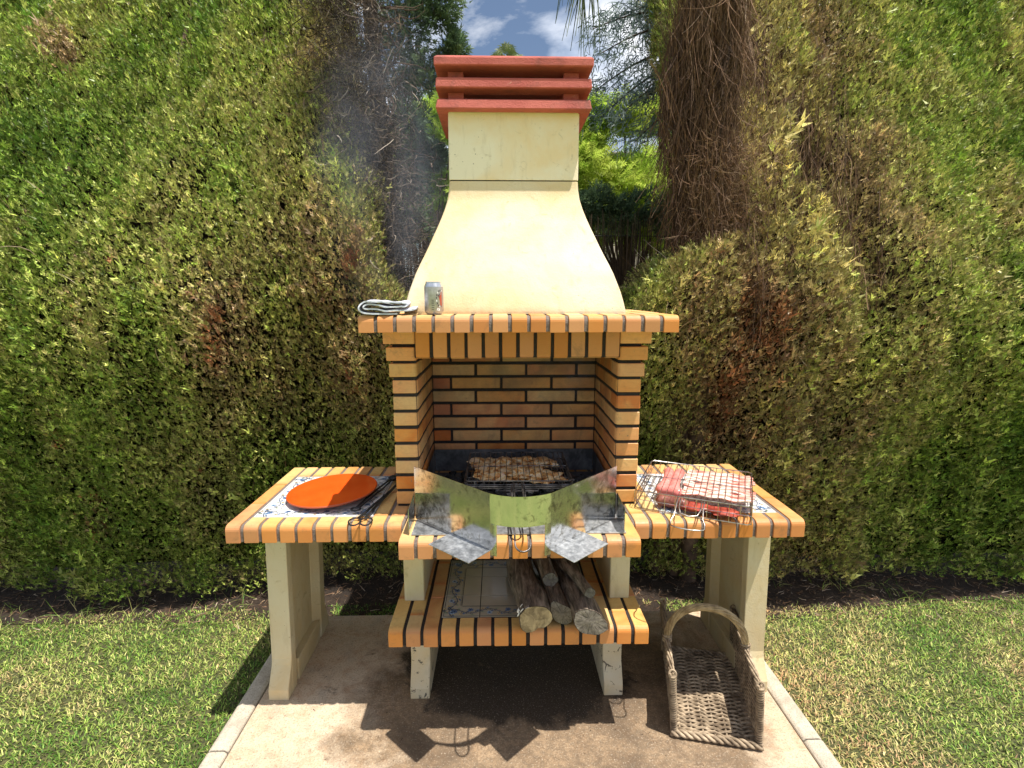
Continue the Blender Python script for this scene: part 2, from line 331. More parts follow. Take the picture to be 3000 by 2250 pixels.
def empty(name, label, cat, loc=(0, 0, 0), rz=0, group=None):
    o = bpy.data.objects.new(name, None); col.objects.link(o); o.location = loc; o.rotation_euler = (0, 0, rz); o.empty_display_size = .1
    return tag(o, label, cat, group)

def npmesh(name, V, F, mat, attrs=None, smooth=False):
    me = bpy.data.meshes.new(name); V = np.asarray(V, np.float32); F = np.asarray(F, np.int32); k = F.shape[1]
    me.vertices.add(len(V)); me.vertices.foreach_set('co', V.ravel()); me.loops.add(F.size); me.loops.foreach_set('vertex_index', F.ravel())
    me.polygons.add(len(F)); me.polygons.foreach_set('loop_start', np.arange(len(F), dtype=np.int32)*k)
    me.update(calc_edges=True); me.materials.append(M(mat))
    for a, val in (attrs or {}).items():
        at = me.attributes.new(a, 'FLOAT', 'POINT'); at.data.foreach_set('value', np.asarray(val, np.float32))
    if smooth: me.polygons.foreach_set('use_smooth', [True]*len(F))
    return me
def norm(a): return a/np.maximum(np.linalg.norm(a, axis=-1, keepdims=True), 1e-9)
def scatter(P, D, S, TV, TF, roll=None, side=None):
    """copies of a template (growth along local z) at points P pointing along D, sizes S"""
    N = len(P); D = norm(D)
    ref = side if side is not None else np.tile(np.array([[0., 0, 1]]), (N, 1))
    X = np.cross(ref, D); bad = np.linalg.norm(X, axis=1) < 1e-3; X[bad] = (1, 0, 0); X = norm(X); Y = np.cross(D, X)
    if roll is not None:
        c = np.cos(roll)[:, None]; sn = np.sin(roll)[:, None]; X, Y = X*c+Y*sn, Y*c-X*sn
    V = P[:, None]+S[:, None, None]*(TV[None, :, 0:1]*X[:, None]+TV[None, :, 1:2]*Y[:, None]+TV[None, :, 2:3]*D[:, None])
    F = TF[None]+(np.arange(N)*len(TV))[:, None, None]
    return V.reshape(-1, 3), F.reshape(-1, TF.shape[1])
def vnoise(P, scale, seed=0, oct=3):
    """cheap vectorised value noise in 3D, about 0..1"""
    P = np.asarray(P, float)*scale+seed*17.31; out = np.zeros(len(P)); amp = 1; tot = 0
    for o in range(oct):
        i = np.floor(P).astype(np.int64); f = P-i; f = f*f*(3-2*f); acc = 0
        for dx in (0, 1):
            for dy in (0, 1):
                for dz in (0, 1):
                    h = ((i[:, 0]+dx)*374761393+(i[:, 1]+dy)*668265263+(i[:, 2]+dz)*2147483647+seed*974711) & 0xffffffff
                    h = ((h ^ (h >> 13))*1274126177) & 0xffffffff; h = (h ^ (h >> 16)) & 0xffff
                    w = (f[:, 0] if dx else 1-f[:, 0])*(f[:, 1] if dy else 1-f[:, 1])*(f[:, 2] if dz else 1-f[:, 2])
                    acc = acc+w*(h/65535.)
        out += acc*amp; tot += amp; amp *= .5; P = P*2.03+5.1
    return out/tot
def tri_template(specs, single=False):
    """leaflets: (base point, tip point, width, width direction)"""
    V = []; F = []
    for b, t, w, wd in specs:
        b = Vector(b); t = Vector(t); d = Vector(wd).normalized()*w*.5; o = len(V)
        if single: m = b.lerp(t, .22); V += [m+d, t, m-d]; F += [(o, o+1, o+2)]
        else: mid = b.lerp(t, .4); V += [b, mid+d, t, mid-d]; F += [(o, o+1, o+2), (o, o+2, o+3)]
    return np.array([tuple(v) for v in V]), np.array(F)
def strands(roots, dirs, length, nseg, width, curl=.3, sag=0., seed=1, wander=.5):
    """flat thin ribbons as twigs; returns V,F,count per strand"""
    g = np.random.default_rng(seed); N = len(roots); D = norm(np.array(dirs, float)); P = np.array(roots, float)
    L = np.asarray(length)*np.ones(N); W = np.asarray(width)*np.ones(N); side = norm(np.cross(D, g.normal(size=(N, 3)))); rows = []
    bend = g.normal(size=(N, 3))*curl
    for k in range(nseg+1):
        w = W*(1-.75*k/nseg); rows.append(P-side*w[:, None]*.5); rows.append(P+side*w[:, None]*.5)
        bend = bend*.7+g.normal(size=(N, 3))*curl*wander
        D = norm(D+bend/nseg*2+np.array([0, 0, -sag/nseg])); P = P+D*(L/nseg)[:, None]
    V = np.stack(rows, 1).reshape(-1, 3); kk = 2*(nseg+1); F = []
    for k in range(nseg): a = 2*k; F += [(a, a+1, a+3), (a, a+3, a+2)]
    F = np.array(F)[None]+(np.arange(N)*kk)[:, None, None]
    return V, F.reshape(-1, 3), kk
def join(parts):
    V = []; F = []; o = 0
    for v, f in parts: V.append(v); F.append(f+o); o += len(v)
    return np.concatenate(V), np.concatenate(F)

# ================================================================== GROUND
g = G(); g.box(-60, 60, -40, 80, -.30, -.045); gr = tag(ob('ground', g.mesh('ground', 'lawn_soil')), kind='structure')
soil_pts = []
g = G(); g.add([(-8, 2.52, -.041), (-1.6, 2.47, -.041), (-1.2, 2.50, -.041), (-1.1, 2.46, -.041), (1.1, 2.46, -.041), (1.3, 2.42, -.041), (2.2, 2.56, -.041), (8, 2.75, -.041), (8, 5, -.041), (-8, 5, -.041)], [tuple(range(10))])
tag(ob('soil_bed', g.mesh('soil_bed', 'soil')), kind='structure')
pad = empty('concrete_pad', None, None); pad['kind'] = 'structure'
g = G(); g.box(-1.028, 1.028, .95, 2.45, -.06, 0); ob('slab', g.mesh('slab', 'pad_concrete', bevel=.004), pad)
def kerb(x0, x1, y0, y1):
    g = G(); g.prism([(x0, -.1), (x1, -.1), (x1, -.004), (x1-.012*(1 if x1 > 0 else 1), .004), (x0+.012, .004), (x0, -.004)], y0, y1, 'y')
    ob('kerb', g.mesh('kerb', 'kerb_concrete', bevel=.003), pad)
for y0, y1 in ((.95, 1.647), (1.653, 2.45)):
    kerb(-1.106, -1.034, y0, y1); kerb(1.034, 1.106, y0, y1)

# ================================================================== BARBECUE
bbq = empty('barbecue', 'brick garden barbecue with cream hood, red chimney cap and two side worktops', 'barbecue', (0, 2.1, 0))
BO = Vector((0, 2.1, 0))
def part(name, me, loc=(0, 0, 0), rot=(0, 0, 0), parent=None, label=None):
    if parent is None: return ob(name, me, bbq, Vector(loc)-BO, rot, label)
    return ob(name, me, parent, loc, rot, label)
BM = {}
def nose_brick(w, d, h, mat='glazed_brick', r=.024):
    k = ('n', round(w, 4), round(d, 4), round(h, 4), mat)
    if k not in BM:
        g = G(); prof = [(0, 0), (d, 0), (d, h)]
        for i in range(6): a = math.pi/2*(1+i/5); prof.append((r+r*math.cos(a), h-r*.85+r*.85*math.sin(a)))
        g.prism([(p[0], p[1]) for p in prof], 0, w, 'x'); BM[k] = g.mesh('nose_brick', mat, bevel=.0014)
    return BM[k]
def box_brick(w, d, h, mat='glazed_brick', bv=.0022):
    k = ('b', round(w, 4), round(d, 4), round(h, 4), mat)
    if k not in BM:
        g = G(); g.box(0, w, 0, d, 0, h); BM[k] = g.mesh('plain_brick', mat, bevel=bv)
    return BM[k]
def corner_brick(w, d, h, mat, right, r=.016):
    """pier brick, inner front vertical edge rounded; right: inner edge is at x=0"""
    k = ('c', round(w, 4), round(d, 4), round(h, 4), mat, right)
    if k not in BM:
        g = G(); arc = [(w-r+r*math.sin(a), r-r*math.cos(a)) for a in (i*math.pi/10 for i in range(6))]
        poly = [(0, 0)]+arc+[(w, d), (0, d)]
        if right: poly = [(w-x, y) for x, y in poly][::-1]
        g.prism(poly, 0, h, 'z'); BM[k] = g.mesh('corner_brick', mat, smooth=25, bevel=.0018)
    return BM[k]
def jit(a=.0012): return rnd.uniform(-a, a)
def put_brick(me, x, y, z, rot=0):
    return part('brick', me, (x+jit(.0008), y+jit(), z+jit(.0009)), (jit(.004), jit(.004), rot+jit(.006)))
def mortar_slab(x0, x1, y0, y1, z0, z1, mat='mortar', r=.022):
    g = G(); g.prism([(y0, z0), (y1, z0), (y1, z1), (y0+r, z1)]+[(y0+r-r*math.sin(a), z1-r+r*math.cos(a)) for a in (i*math.pi/10 for i in range(1, 6))], x0, x1, 'x')
    part('mortar_bed', g.mesh('mortar_bed', mat))
P_ = .062; W_ = .0495; GAP = P_-W_; ZB = .743; TH = .064
# worktops
def worktop(sgn):
    x_out = 1.0186
    def X(i):        # left edge of column i counted from the outer end
        return -x_out+i*P_ if sgn < 0 else x_out-i*P_-W_
    y0, y1 = 1.7385, 2.371
    xa, xb = sorted((sgn*(x_out-.004), sgn*.402))
    mortar_slab(xa, xb, y0+.0055, y1-.004, ZB+.003, ZB+TH-.0045)
    # outer long bricks
    for a, b in ((0, .20), (.202, .402), (.404, .6325)):
        me = nose_brick(W_, b-a, TH) if a == 0 else box_brick(W_, b-a, TH)
        put_brick(me, X(0), y0+a, ZB)
    for i in range(1, 8):
        put_brick(nose_brick(W_, .073, TH), X(i), y0, ZB); put_brick(box_brick(W_, .125, TH), X(i), 2.2455, ZB)
    for i in (8, 9):
        put_brick(nose_brick(W_, .073, TH), X(i), y0, ZB)
        for a, b in ((.0745, .30), (.303, .505), (.507, .6325)): put_brick(box_brick(W_, b-a, TH), X(i), y0+a, ZB)
    # tiled inset
    x0 = -.9535 if sgn < 0 else .9535-.4275
    tiles(x0, 1.8155, ZB+TH-.004, 3, 3, 'tile_white', .1425)

def petal(cx, cy, r0, r1, a, w):
    ux, uy = math.cos(a), math.sin(a); return [(cx+ux*r0, cy+uy*r0), (cx+ux*(r0+r1)/2-uy*w, cy+uy*(r0+r1)/2+ux*w), (cx+ux*r1, cy+uy*r1), (cx+ux*(r0+r1)/2+uy*w, cy+uy*(r0+r1)/2-ux*w)]
TILE = {}
def tile_mesh(kind, T, body, jt=.0016):
    """kind: set of sides 'l','r','f','b' carrying the printed border; print is thin enamel on the tile"""
    key = (kind, round(T, 4), body)
    if key in TILE: return TILE[key]
    g = G(); t = T-(.003 if body == 'tile_cream' else .0016); h = .006
    g.box(0, t, 0, t, 0, h, 0)
    n0 = len(g.v); zz = h+.0003; rr = random.Random(hash(kind) % 1000+5); rr = random.Random(sum(map(ord, kind))*7+3)
    def poly(p, m, dz=0.): g.add([(a, b, zz+dz) for a, b in p], [tuple(range(len(p)))], m)
    def line(pts, w, m, dz=.0001):
        for (a, b), (c, d) in zip(pts[:-1], pts[1:]):
            L = math.hypot(c-a, d-b) or 1; ux, uy = (c-a)/L, (d-b)/L; nx, ny = -uy*w/2, ux*w/2
            poly([(a-ux*w*.3+nx, b-uy*w*.3+ny), (a-ux*w*.3-nx, b-uy*w*.3-ny), (c+ux*w*.3-nx, d+uy*w*.3-ny), (c+ux*w*.3+nx, d+uy*w*.3+ny)], m, dz)
    def flower(cx, cy, s, m):
        for i in range(7): poly(petal(cx, cy, s*.15, s, i*math.tau/7+.3, s*.24), m, .0002)
        for i in range(7): poly(petal(cx, cy, s*.1, s*.55, i*math.tau/7+.75, s*.13), 2, .0003)
        poly([(cx+s*.22*math.cos(a*math.tau/6), cy+s*.22*math.sin(a*math.tau/6)) for a in range(6)], 1, .0004)
    bw = .071
    def band(side):
        def Tm(u, v):  # u along, v from outer edge
            return {'f': (u, v), 'b': (t-u, t-v), 'l': (v, t-u), 'r': (t-v, u)}[side]
        corner_lo = any(c in kind for c in {'f': 'l', 'b': 'r', 'l': 'b', 'r': 'f'}[side]); corner_hi = any(c in kind for c in {'f': 'r', 'b': 'l', 'l': 'f', 'r': 'b'}[side])
        line([Tm(.005 if corner_lo else 0, .0055), Tm(t-.005 if corner_hi else t, .0055)], .0022, 1)
        lo = bw if corner_lo else 0; hi = t-bw if corner_hi else t
        line([Tm(lo, bw-.003), Tm(hi, bw-.003)], .0024, 1)
        line([Tm(lo, bw-.0075), Tm(hi, bw-.0075)], .0009, 1)
        vs = [(i/28*t, .036+.013*math.sin(i/28*math.tau)) for i in range(29)]
        line([Tm(*p) for p in vs], .0028, 2)
        line([Tm(p[0], p[1]+.0012) for p in vs], .0013, 1, .0002)
        for k in range(8):
            u = (k+.5)/8*t; v = .036+.013*math.sin(u/t*math.tau); d = 1 if k % 2 else -1
            c = Tm(u, v+d*.010); q = Tm(u+.007, v+d*.0125)
            a = math.atan2(q[1]-c[1], q[0]-c[0]); poly(petal(c[0], c[1], -.008, .010, a, .0040), 5 if k % 3 == 0 else 2, .0001)
            sp = [Tm(u+.009*math.cos(w)*w/4, v+d*(.004+.009*math.sin(w)*w/4)) for w in [x*.55 for x in range(9)]]; line(sp, .0016, 1)
        flower(*Tm(t*.25, .027), .0125, 3); flower(*Tm(t*.75, .044), .0135, 2); flower(*Tm(t*.5, .018), .0075, 4); flower(*Tm(t*.03+.004, .052), .0065, 4)
    for sd_ in 'fblr':
        if sd_ in kind: band(sd_)
    me = g.mesh('tile', [body, 'tile_ink', 'tile_blue', 'tile_sky', 'tile_yellow', 'tile_sage'], fix=False)
    TILE[key] = me; return me
def tiles(x0, y0, z, nx, ny, body, T):
    g = G(); g.box(x0-.003, x0+nx*T+.001, y0-.003, y0+ny*T+.001, z-.02, z+.0015); part('tile_bed', g.mesh('tile_bed', 'grout' if body == 'tile_white' else 'dark_mortar'))
    for i in range(nx):
        for j in range(ny):
            kind = ('l' if i == 0 else '')+('r' if i == nx-1 else '')+('f' if j == 0 else '')+('b' if j == ny-1 else '')
            part('tile', tile_mesh(kind, T, body), (x0+i*T, y0+j*T, z-.0025+jit(.0003)))
worktop(-1); worktop(1)

# hearth shelf
mortar_slab(-.393, .393, 1.6137, 2.36, ZB+.003, ZB+TH-.0045)
for i in range(13):
    x = -.397+i*P_
    put_brick(nose_brick(W_, .205, TH), x, 1.6082, ZB); put_brick(box_brick(W_, .06, TH), x, 1.8155, ZB); put_brick(box_brick(W_, .45, TH), x, 1.878, ZB)
# lower shelf
ZL = .376
mortar_slab(-.455, .455, 1.6832, 2.31, ZL+.003, ZL+TH-.0045, 'dark_mortar')
for i in range(15):
    x = -.459+i*P_
    if i < 3 or i > 11:
        for a, b in ((0, .09 if i % 2 else .20), (.092 if i % 2 else .202, .30), (.302, .47), (.472, .635)):
            put_brick(nose_brick(W_, b-a, TH) if a == 0 else box_brick(W_, b-a, TH), x, 1.6777+a, ZL)
    else:
        put_brick(nose_brick(W_, .071, TH), x, 1.6777, ZL); put_brick(box_brick(W_, .12, TH), x, 2.19, ZL)
tiles(-.2795, 1.755, ZL+TH-.004, 4, 3, 'tile_cream', .1395)
# mantel
ZM = 1.475; TM = .056
mortar_slab(-.517, .517, 1.7201, 2.355, ZM+.003, ZM+TM-.0045)
for i in range(17):
    x = -.521+i*P_
    put_brick(nose_brick(W_, .215, TM), x, 1.7146, ZM)
    if i < 4 or i > 12: put_brick(box_brick(W_, .212, TM), x, 1.9325, ZM); put_brick(box_brick(W_, .21, TM), x, 2.1475, ZM)
# fire box courses
z0 = ZB+TH; CH = (ZM-z0)/11; bh = CH-.0128
g = G()
for sx in (-1, 1):
    a, b = sorted((sx*.369, sx*.4515)); g.box(a, b, 1.9045, 2.345, z0, ZM)
g.box(-.3689, .3689, 2.3425, 2.42, z0, ZM); g.box(-.369, .369, 1.886, 1.955, 1.374, ZM)
part('mortar_core', g.mesh('mortar_core', 'dark_mortar'))
for k in range(11):
    z = z0+k*CH+.0095; ex = max(0, k-7)*.0085; fw = max(0, k-7)*.007
    for sx in (-1, 1):
        L1 = (.215 if k % 2 else .103); L1b = 2.336-(1.9+L1+.010)
        w = .0896+ex
        x = -.4546-ex if sx < 0 else .365
        put_brick(corner_brick(w, L1+fw, bh, 'fire_brick', sx > 0), x, 1.90-fw, z)
        if L1b > .25:
            put_brick(box_brick(.0885, .215, bh, 'fire_brick'), -.4546 if sx < 0 else .3661, 1.90+L1+.010, z)
            put_brick(box_brick(.0885, L1b-.225, bh, 'fire_brick'), -.4546 if sx < 0 else .3661, 1.90+L1+.235, z)
        else: put_brick(box_brick(.0885, L1b, bh, 'fire_brick'), -.4546 if sx < 0 else .3661, 1.90+L1+.010, z)
    xs = [-.3645]
    x = -.3645+(.086 if k % 2 == 0 else .198)
    cuts = [-.3645]
    while x < .34: cuts.append(x); x += .2265
    cuts.append(.3765)
    for a, b in zip(cuts[:-1], cuts[1:]):
        w = min(b-.0115, .3645)-a
        put_brick(box_brick(round(w, 3), .07, bh, 'red_brick' if a < -.36 and k % 2 == 0 else 'fire_brick'), a, 2.3375, z)
# soldier lintel
LM = (.738-12*.0505)/12
g = G()
prof = [(0, .018)]+[(.018-.018*math.cos(a), .018-.018*math.sin(a)) for a in (i*math.pi/8 for i in range(1, 5))]+[(.07, 0), (.07, .1035), (0, .1035)]
for i in range(12):
    k = 'lintel'
    if k not in BM:
        gg = G(); gg.prism(prof, 0, .0495, 'x'); BM[k] = gg.mesh('lintel_brick', 'glazed_brick', smooth=25, bevel=.0018)
    w = .0495
    put_brick(BM[k], -.364+i*.0618, 1.880, 1.3695)

# concrete supports
def leg_mesh(xo, xi, yf, yb, h, mat, foot=.045, recess=.03, slope=0.):
    s = 1 if xi > xo else -1; g = G(); xr = xi-s*recess
    if recess:
        g.prism([(xo, yf), (xi, yf), (xi, yf+.012), (xi, yf+.045), (xr, yf+.085), (xo, yf+.085)], .0, h)
        g.prism([(xo, yb), (xi, yb), (xi, yb-.055), (xr, yb-.09), (xo, yb-.09)], .0, h)
        a, b = sorted((xo, xr)); g.box(a+.001, b-.001, yf+.08, yb-.085, .0, h-.002)
        a, b = sorted((xo+s*.002, xi-s*.001))
        g.prism([(yf+.07, .001), (yb-.075, .001), (yb-.075, .10), (yf+.07, .10)], a, b, 'x')
    else: 
        a, b = sorted((xo, xi)); g.box(a, b, yf, yb, 0, h)
    a, b = sorted((xo, xi))
    if foot:
        g.prism([(yf+.001, .155), (yf-.006, .125), (yf-foot, .045), (yf-foot, 0), (yf+.001, 0)], a+.0005, b-.0005, 'x')
        g.prism([(yb-.001, .155), (yb+.006, .125), (yb+foot, .045), (yb+foot, 0), (yb-.001, 0)], a+.0005, b-.0005, 'x')
    for i, v in enumerate(g.v): g.v[i] = (v[0]-s*slope*(h-v[2])/h, v[1], v[2])
    return g.mesh('leg', mat, bevel=.002)
part('leg', leg_mesh(-.973, -.893, 1.93, 2.34, ZB, 'leg_concrete', slope=.018), label='left outer worktop leg, cream concrete with a recessed panel')
part('leg', leg_mesh(1.003, .915, 1.93, 2.34, ZB, 'leg_concrete', slope=.018), label='right outer worktop leg, cream concrete with a recessed panel')
for x0_, x1_ in ((-.427, -.350), (.350, .427)):
    part('leg', leg_mesh(x0_, x1_, 1.925, 2.28, ZL, 'peeling_concrete', recess=0, slope=0), label='low centre leg with peeling cream paint')
    g = G(); a = x0_+(.005 if x0_ > 0 else -.005); g.box(a, a+.0755, 1.86, 2.28, ZL+TH, ZB); part('upright', g.mesh('upright', 'leg_concrete', bevel=.003))

# hood
prof = [(1.530, .387, 1.85), (1.541, .387, 1.850), (1.575, .380, 1.861), (1.607, .372, 1.873), (1.639, .362, 1.889), (1.672, .351, 1.905), (1.705, .338, 1.926), (1.738, .324, 1.949),
        (1.773, .310, 1.971), (1.807, .297, 1.991), (1.842, .283, 2.011), (1.878, .270, 2.033), (1.914, .258, 2.051), (1.949, .249, 2.067), (1.984, .244, 2.075), (2.016, .242, 2.078)]
fine = []
for i in range(len(prof)-1):
    for t in (0, .5): fine.append(tuple(prof[i][k]*(1-t)+prof[i+1][k]*t for k in range(3)))
fine.append(prof[-1])
def hood_ring(hw, yf, z, yb=2.36, cx=-.009, r=.010):
    pts = []
    for (cx_, cy_, a0) in ((-hw+r, yf+r, math.pi), (hw-r, yf+r, 1.5*math.pi)):
        for i in range(4): a = a0+i*math.pi/6; pts.append((cx+cx_+r*math.cos(a), cy_+r*math.sin(a), z))
    return pts+[(cx+hw, yb, z), (cx-hw, yb, z)]
g = G(); n = 10
rings = [hood_ring(h, y, z) for z, h, y in fine]
for rr_ in rings: g.v += rr_
for i in range(len(rings)-1):
    for j in range(n): g.f.append((i*n+j, i*n+(j+1) % n, (i+1)*n+(j+1) % n, (i+1)*n+j)); g.mi.append(0)
g.f += [tuple(range(n))[::-1], tuple(range((len(rings)-1)*n, len(rings)*n))]; g.mi += [0, 0]
part('hood', g.mesh('hood', 'hood_render', smooth=35))
g = G(); g.prism([(p[0], p[1]) for p in hood_ring(.2395, 2.081, 0)], 2.016, 2.0205, 'z'); part('joint', g.mesh('joint', 'dark_mortar'))
g = G(); g.prism([(p[0], p[1]) for p in hood_ring(.2425, 2.078, 0, r=.007)], 2.0205, 2.262, 'z'); part('flue', g.mesh('flue', 'flue_render', smooth=35, bevel=.001))
# chimney cap: three slabs on corner blocks
cap = part('chimney_cap', None) if False else None
CX = -.010
def frame(z0_, z1_, hw, yf, yb, inner, lid=False, taper=.0):
    g = G(); t = taper
    def ringv(h, a, b, z): return [(CX-h, a, z), (CX+h, a, z), (CX+h, b, z), (CX-h, b, z)]
    if lid:
        V = ringv(hw, yf, yb, z0_)+ringv(hw, yf, yb, z1_-.008)+ringv(hw-.01, yf+.01, yb-.01, z1_); F = [(0, 1, 2, 3), (0, 1, 5, 4), (1, 2, 6, 5), (2, 3, 7, 6), (3, 0, 4, 7), (4, 5, 9, 8), (5, 6, 10, 9), (6, 7, 11, 10), (7, 4, 8, 11), (8, 9, 10, 11)]
    else:
        V = ringv(hw, yf, yb, z0_)+ringv(hw-t, yf+t, yb-t, z1_)+ringv(hw-inner, yf+inner, yb-inner, z1_)+ringv(hw-inner, yf+inner, yb-inner, z0_)
        F = []
        for a, b in ((0, 4), (4, 8), (8, 12), (12, 0)):
            for j in range(4): F.append((a+j, a+(j+1) % 4, b+(j+1) % 4, b+j))
    g.add(V, F); return g.mesh('slab', 'red_paint', bevel=.003)
part('cap_slab', frame(2.254, 2.288, .281, 2.028, 2.410, .043, taper=.006))
part('cap_slab', frame(2.323, 2.357, .280, 2.026, 2.412, .075, taper=.003))
part('cap_slab', frame(2.394, 2.429, .283, 2.020, 2.418, 0, True))
for z0_, z1_ in ((2.288, 2.323), (2.357, 2.394)):
    for sx in (-1, 1):
        for y_ in (2.078, 2.335):
            g = G(); x = CX+sx*.2105; g.box(x-.028, x+.028, y_, y_+.055, z0_, z1_); part('cap_block', g.mesh('cap_block', 'red_paint', bevel=.002))

# ================================================================== THINGS ON THE BARBECUE
# --- steel fire tray
tray = empty('fire_tray', 'soot-blackened steel tray full of charcoal on the hearth under the brick arch', 'fire tray', (0, 1.98, .808))
def sheet(pts, z0_, z1_, t=.0015, m=0, g=None):
    """vertical sheet following plan polyline; z may be list"""
    g = g or G(); n = len(pts); za = z0_ if isinstance(z0_, list) else [z0_]*n; zb = z1_ if isinstance(z1_, list) else [z1_]*n
    off = []
    for i, p in enumerate(pts):
        a = Vector(pts[max(i-1, 0)]); b = Vector(pts[min(i+1, n-1)]); d = (b-a).normalized(); off.append(Vector((-d.y, d.x))*t/2)
    V = []
    for i, p in enumerate(pts):
        p = Vector(p)
        for q in (p+off[i], p-off[i]):
            V += [(q.x, q.y, za[i]), (q.x, q.y, zb[i])]
    F = []
    for i in range(n-1):
        a = i*4; b = a+4; F += [(a, b, b+1, a+1), (a+2, a+3, b+3, b+2), (a+1, b+1, b+3, a+3), (a, a+2, b+2, b)]
    F += [(0, 1, 3, 2), (4*(n-1), 4*(n-1)+2, 4*(n-1)+3, 4*(n-1)+1)]
    g.add(V, F, m); return g
TO = Vector((0, 1.98, .808))
g = G(); g.box(-.357, .357, 1.80, 2.27, .0, .0025); me = g.mesh('floor_plate', 'sooty_steel')
for v_ in me.vertices: v_.co -= Vector((0, 1.98, 0))
ob('floor_plate', me, tray)
g = G(); g.box(-.361, .357, 1.648, 1.7995, .0005, .003); me = g.mesh('front_plate', 'galvanised_steel')
for v_ in me.vertices: v_.co -= Vector((0, 1.98, 0))
ob('front_plate', me, tray)
def to_local(me, o):
    for v_ in me.vertices: v_.co -= o
    return me
ob('back_plate', to_local(sheet([(-.356, 2.29), (.354, 2.29)], .812, .912).mesh('back_plate', 'sooty_steel'), TO), tray)
ob('side_plate', to_local(sheet([(-.3575, 1.80), (-.3575, 2.288)], [.811, .811], [.885, .91]).mesh('side_plate', 'sooty_steel'), TO), tray)
ob('side_plate', to_local(sheet([(.3555, 1.80), (.3555, 2.288)], [.811, .811], [.885, .91]).mesh('side_plate', 'sooty_steel'), TO), tray)
# --- steel wind guard
GO = Vector((0, 1.6, .812))
guard = empty('wind_guard', 'shiny folded steel wind guard with two flat flaps, in front of the charcoal', 'wind guard', GO)
AL = (-.3655, 1.775); CL = (-.097, 1.529); CR = (.091, 1.528); AR = (.343, 1.762)
arc = [(CL[0]+(CR[0]-CL[0])*t, 1.5285-.030*math.sin(math.pi*t)**.8) for t in [i/14 for i in range(15)]]
g = sheet([AL, (-.24, 1.660), CL], .8135, [1.006, 1.003, 1.0])
g2 = sheet([AR, (.226, 1.654), CR], .8135, [1.006, 1.003, 1.0])
gm = G()
pa = [p for p in arc]
def arc_at(x):
    t = (x-CL[0])/(CR[0]-CL[0]); return (x, 1.5285-.030*max(0, math.sin(math.pi*t))**.8)
up = [CL]+[arc_at(-.076+i*.147/10) for i in range(11)]+[CR]
sheet(up, .903, 1.0, g=gm); sheet([CL, arc_at(-.09), arc_at(-.0763)], .800, .9028, g=gm); sheet([arc_at(.0713), arc_at(.083), CR], .800, .9028, g=gm)
def glob(g, mat, o, sm=0): return to_local(g.mesh('m', mat, smooth=sm), o)
ob('left_wing', glob(g, 'brushed_steel', GO, 20), guard); ob('right_wing', glob(g2, 'brushed_steel', GO, 20), guard); ob('centre_panel', glob(gm, 'brushed_steel', GO, 20), guard)
for (Ax, Ay), (Bx, By), sx in ((CL, (-.232, 1.653), -1), (CR, (.217, 1.645), 1)):
    g = G(); dx_, dy_ = (-.0625, -.078) if sx < 0 else (.0625, -.080)
    z1 = .8125; g.add([(Ax, Ay, z1), (Bx, By, z1), (Bx+dx_, By+dy_, z1), (Ax+dx_, Ay+dy_, z1), (Ax, Ay, z1+.0016), (Bx, By, z1+.0016), (Bx+dx_, By+dy_, z1+.0016), (Ax+dx_, Ay+dy_, z1+.0016)],
          [(0, 1, 2, 3), (4, 5, 6, 7), (0, 1, 5, 4), (1, 2, 6, 5), (2, 3, 7, 6), (3, 0, 4, 7)])
    ob('flap', glob(g, 'galvanised_steel', GO), guard)
for x, yb_, yf_ in ((-.3685, 1.776, 1.652), (.348, 1.763, 1.641)):
    ob('side_wall', glob(sheet([(x, yf_), (x, yb_)], .8125, [.899, .908]), 'brushed_steel', GO), guard)
# --- charcoal bed
def lump(rx, ry, rz, seed, rough=.25, sub=2, flat=0.):
    bm = bmesh.new(); bmesh.ops.create_icosphere(bm, subdivisions=sub, radius=1)
    for v in bm.verts:
        n_ = mnoise.noise(v.co*1.7+Vector((seed*3.1, seed, 0))); n2_ = mnoise.noise(v.co*4.1+Vector((seed, 0, seed*2.)))
        s_ = 1+rough*n_*1.6+rough*.6*n2_; v.co *= s_
        if v.co.z < -flat and flat: v.co.z = -flat
        v.co = Vector((v.co.x*rx, v.co.y*ry, v.co.z*rz))
    return bm
def bm_to(g, bm, mtx, m=0):
    bm.verts.ensure_lookup_table(); g.add([mtx @ v.co for v in bm.verts], [tuple(v.index for v in f.verts) for f in bm.faces], m)
g = G()
lumps = [lump(1, 1, 1, i, .5, 1) for i in range(8)]
for i in range(420):
    a = rnd.gauss(0, .15); b = rnd.gauss(0, .10)
    if abs(a) > .32 or abs(b) > .2: continue
    s_ = rnd.uniform(.010, .022); h_ = max(0, .055*math.exp(-(a/.2)**2-(b/.13)**2))*rnd.uniform(.4, 1)
    mt = Matrix.Translation((a, b+.07, .010+h_)) @ Matrix.Rotation(rnd.uniform(0, 6), 4, 'Z') @ Matrix.Rotation(rnd.uniform(0, 6), 4, 'X') @ Matrix.Diagonal((s_*1.5, s_, s_*.8, 1))
    bm_to(g, rnd.choice(lumps), mt, 1 if rnd.random() < .16 else 0)
ch = ob('charcoal', g.mesh('charcoal', ['charcoal', 'ash'], fix=False)); ch.location = (0, 1.98, .8115)
tag(ch, 'heap of black charcoal and grey ash under the grilled chicken', 'charcoal', kind='stuff')

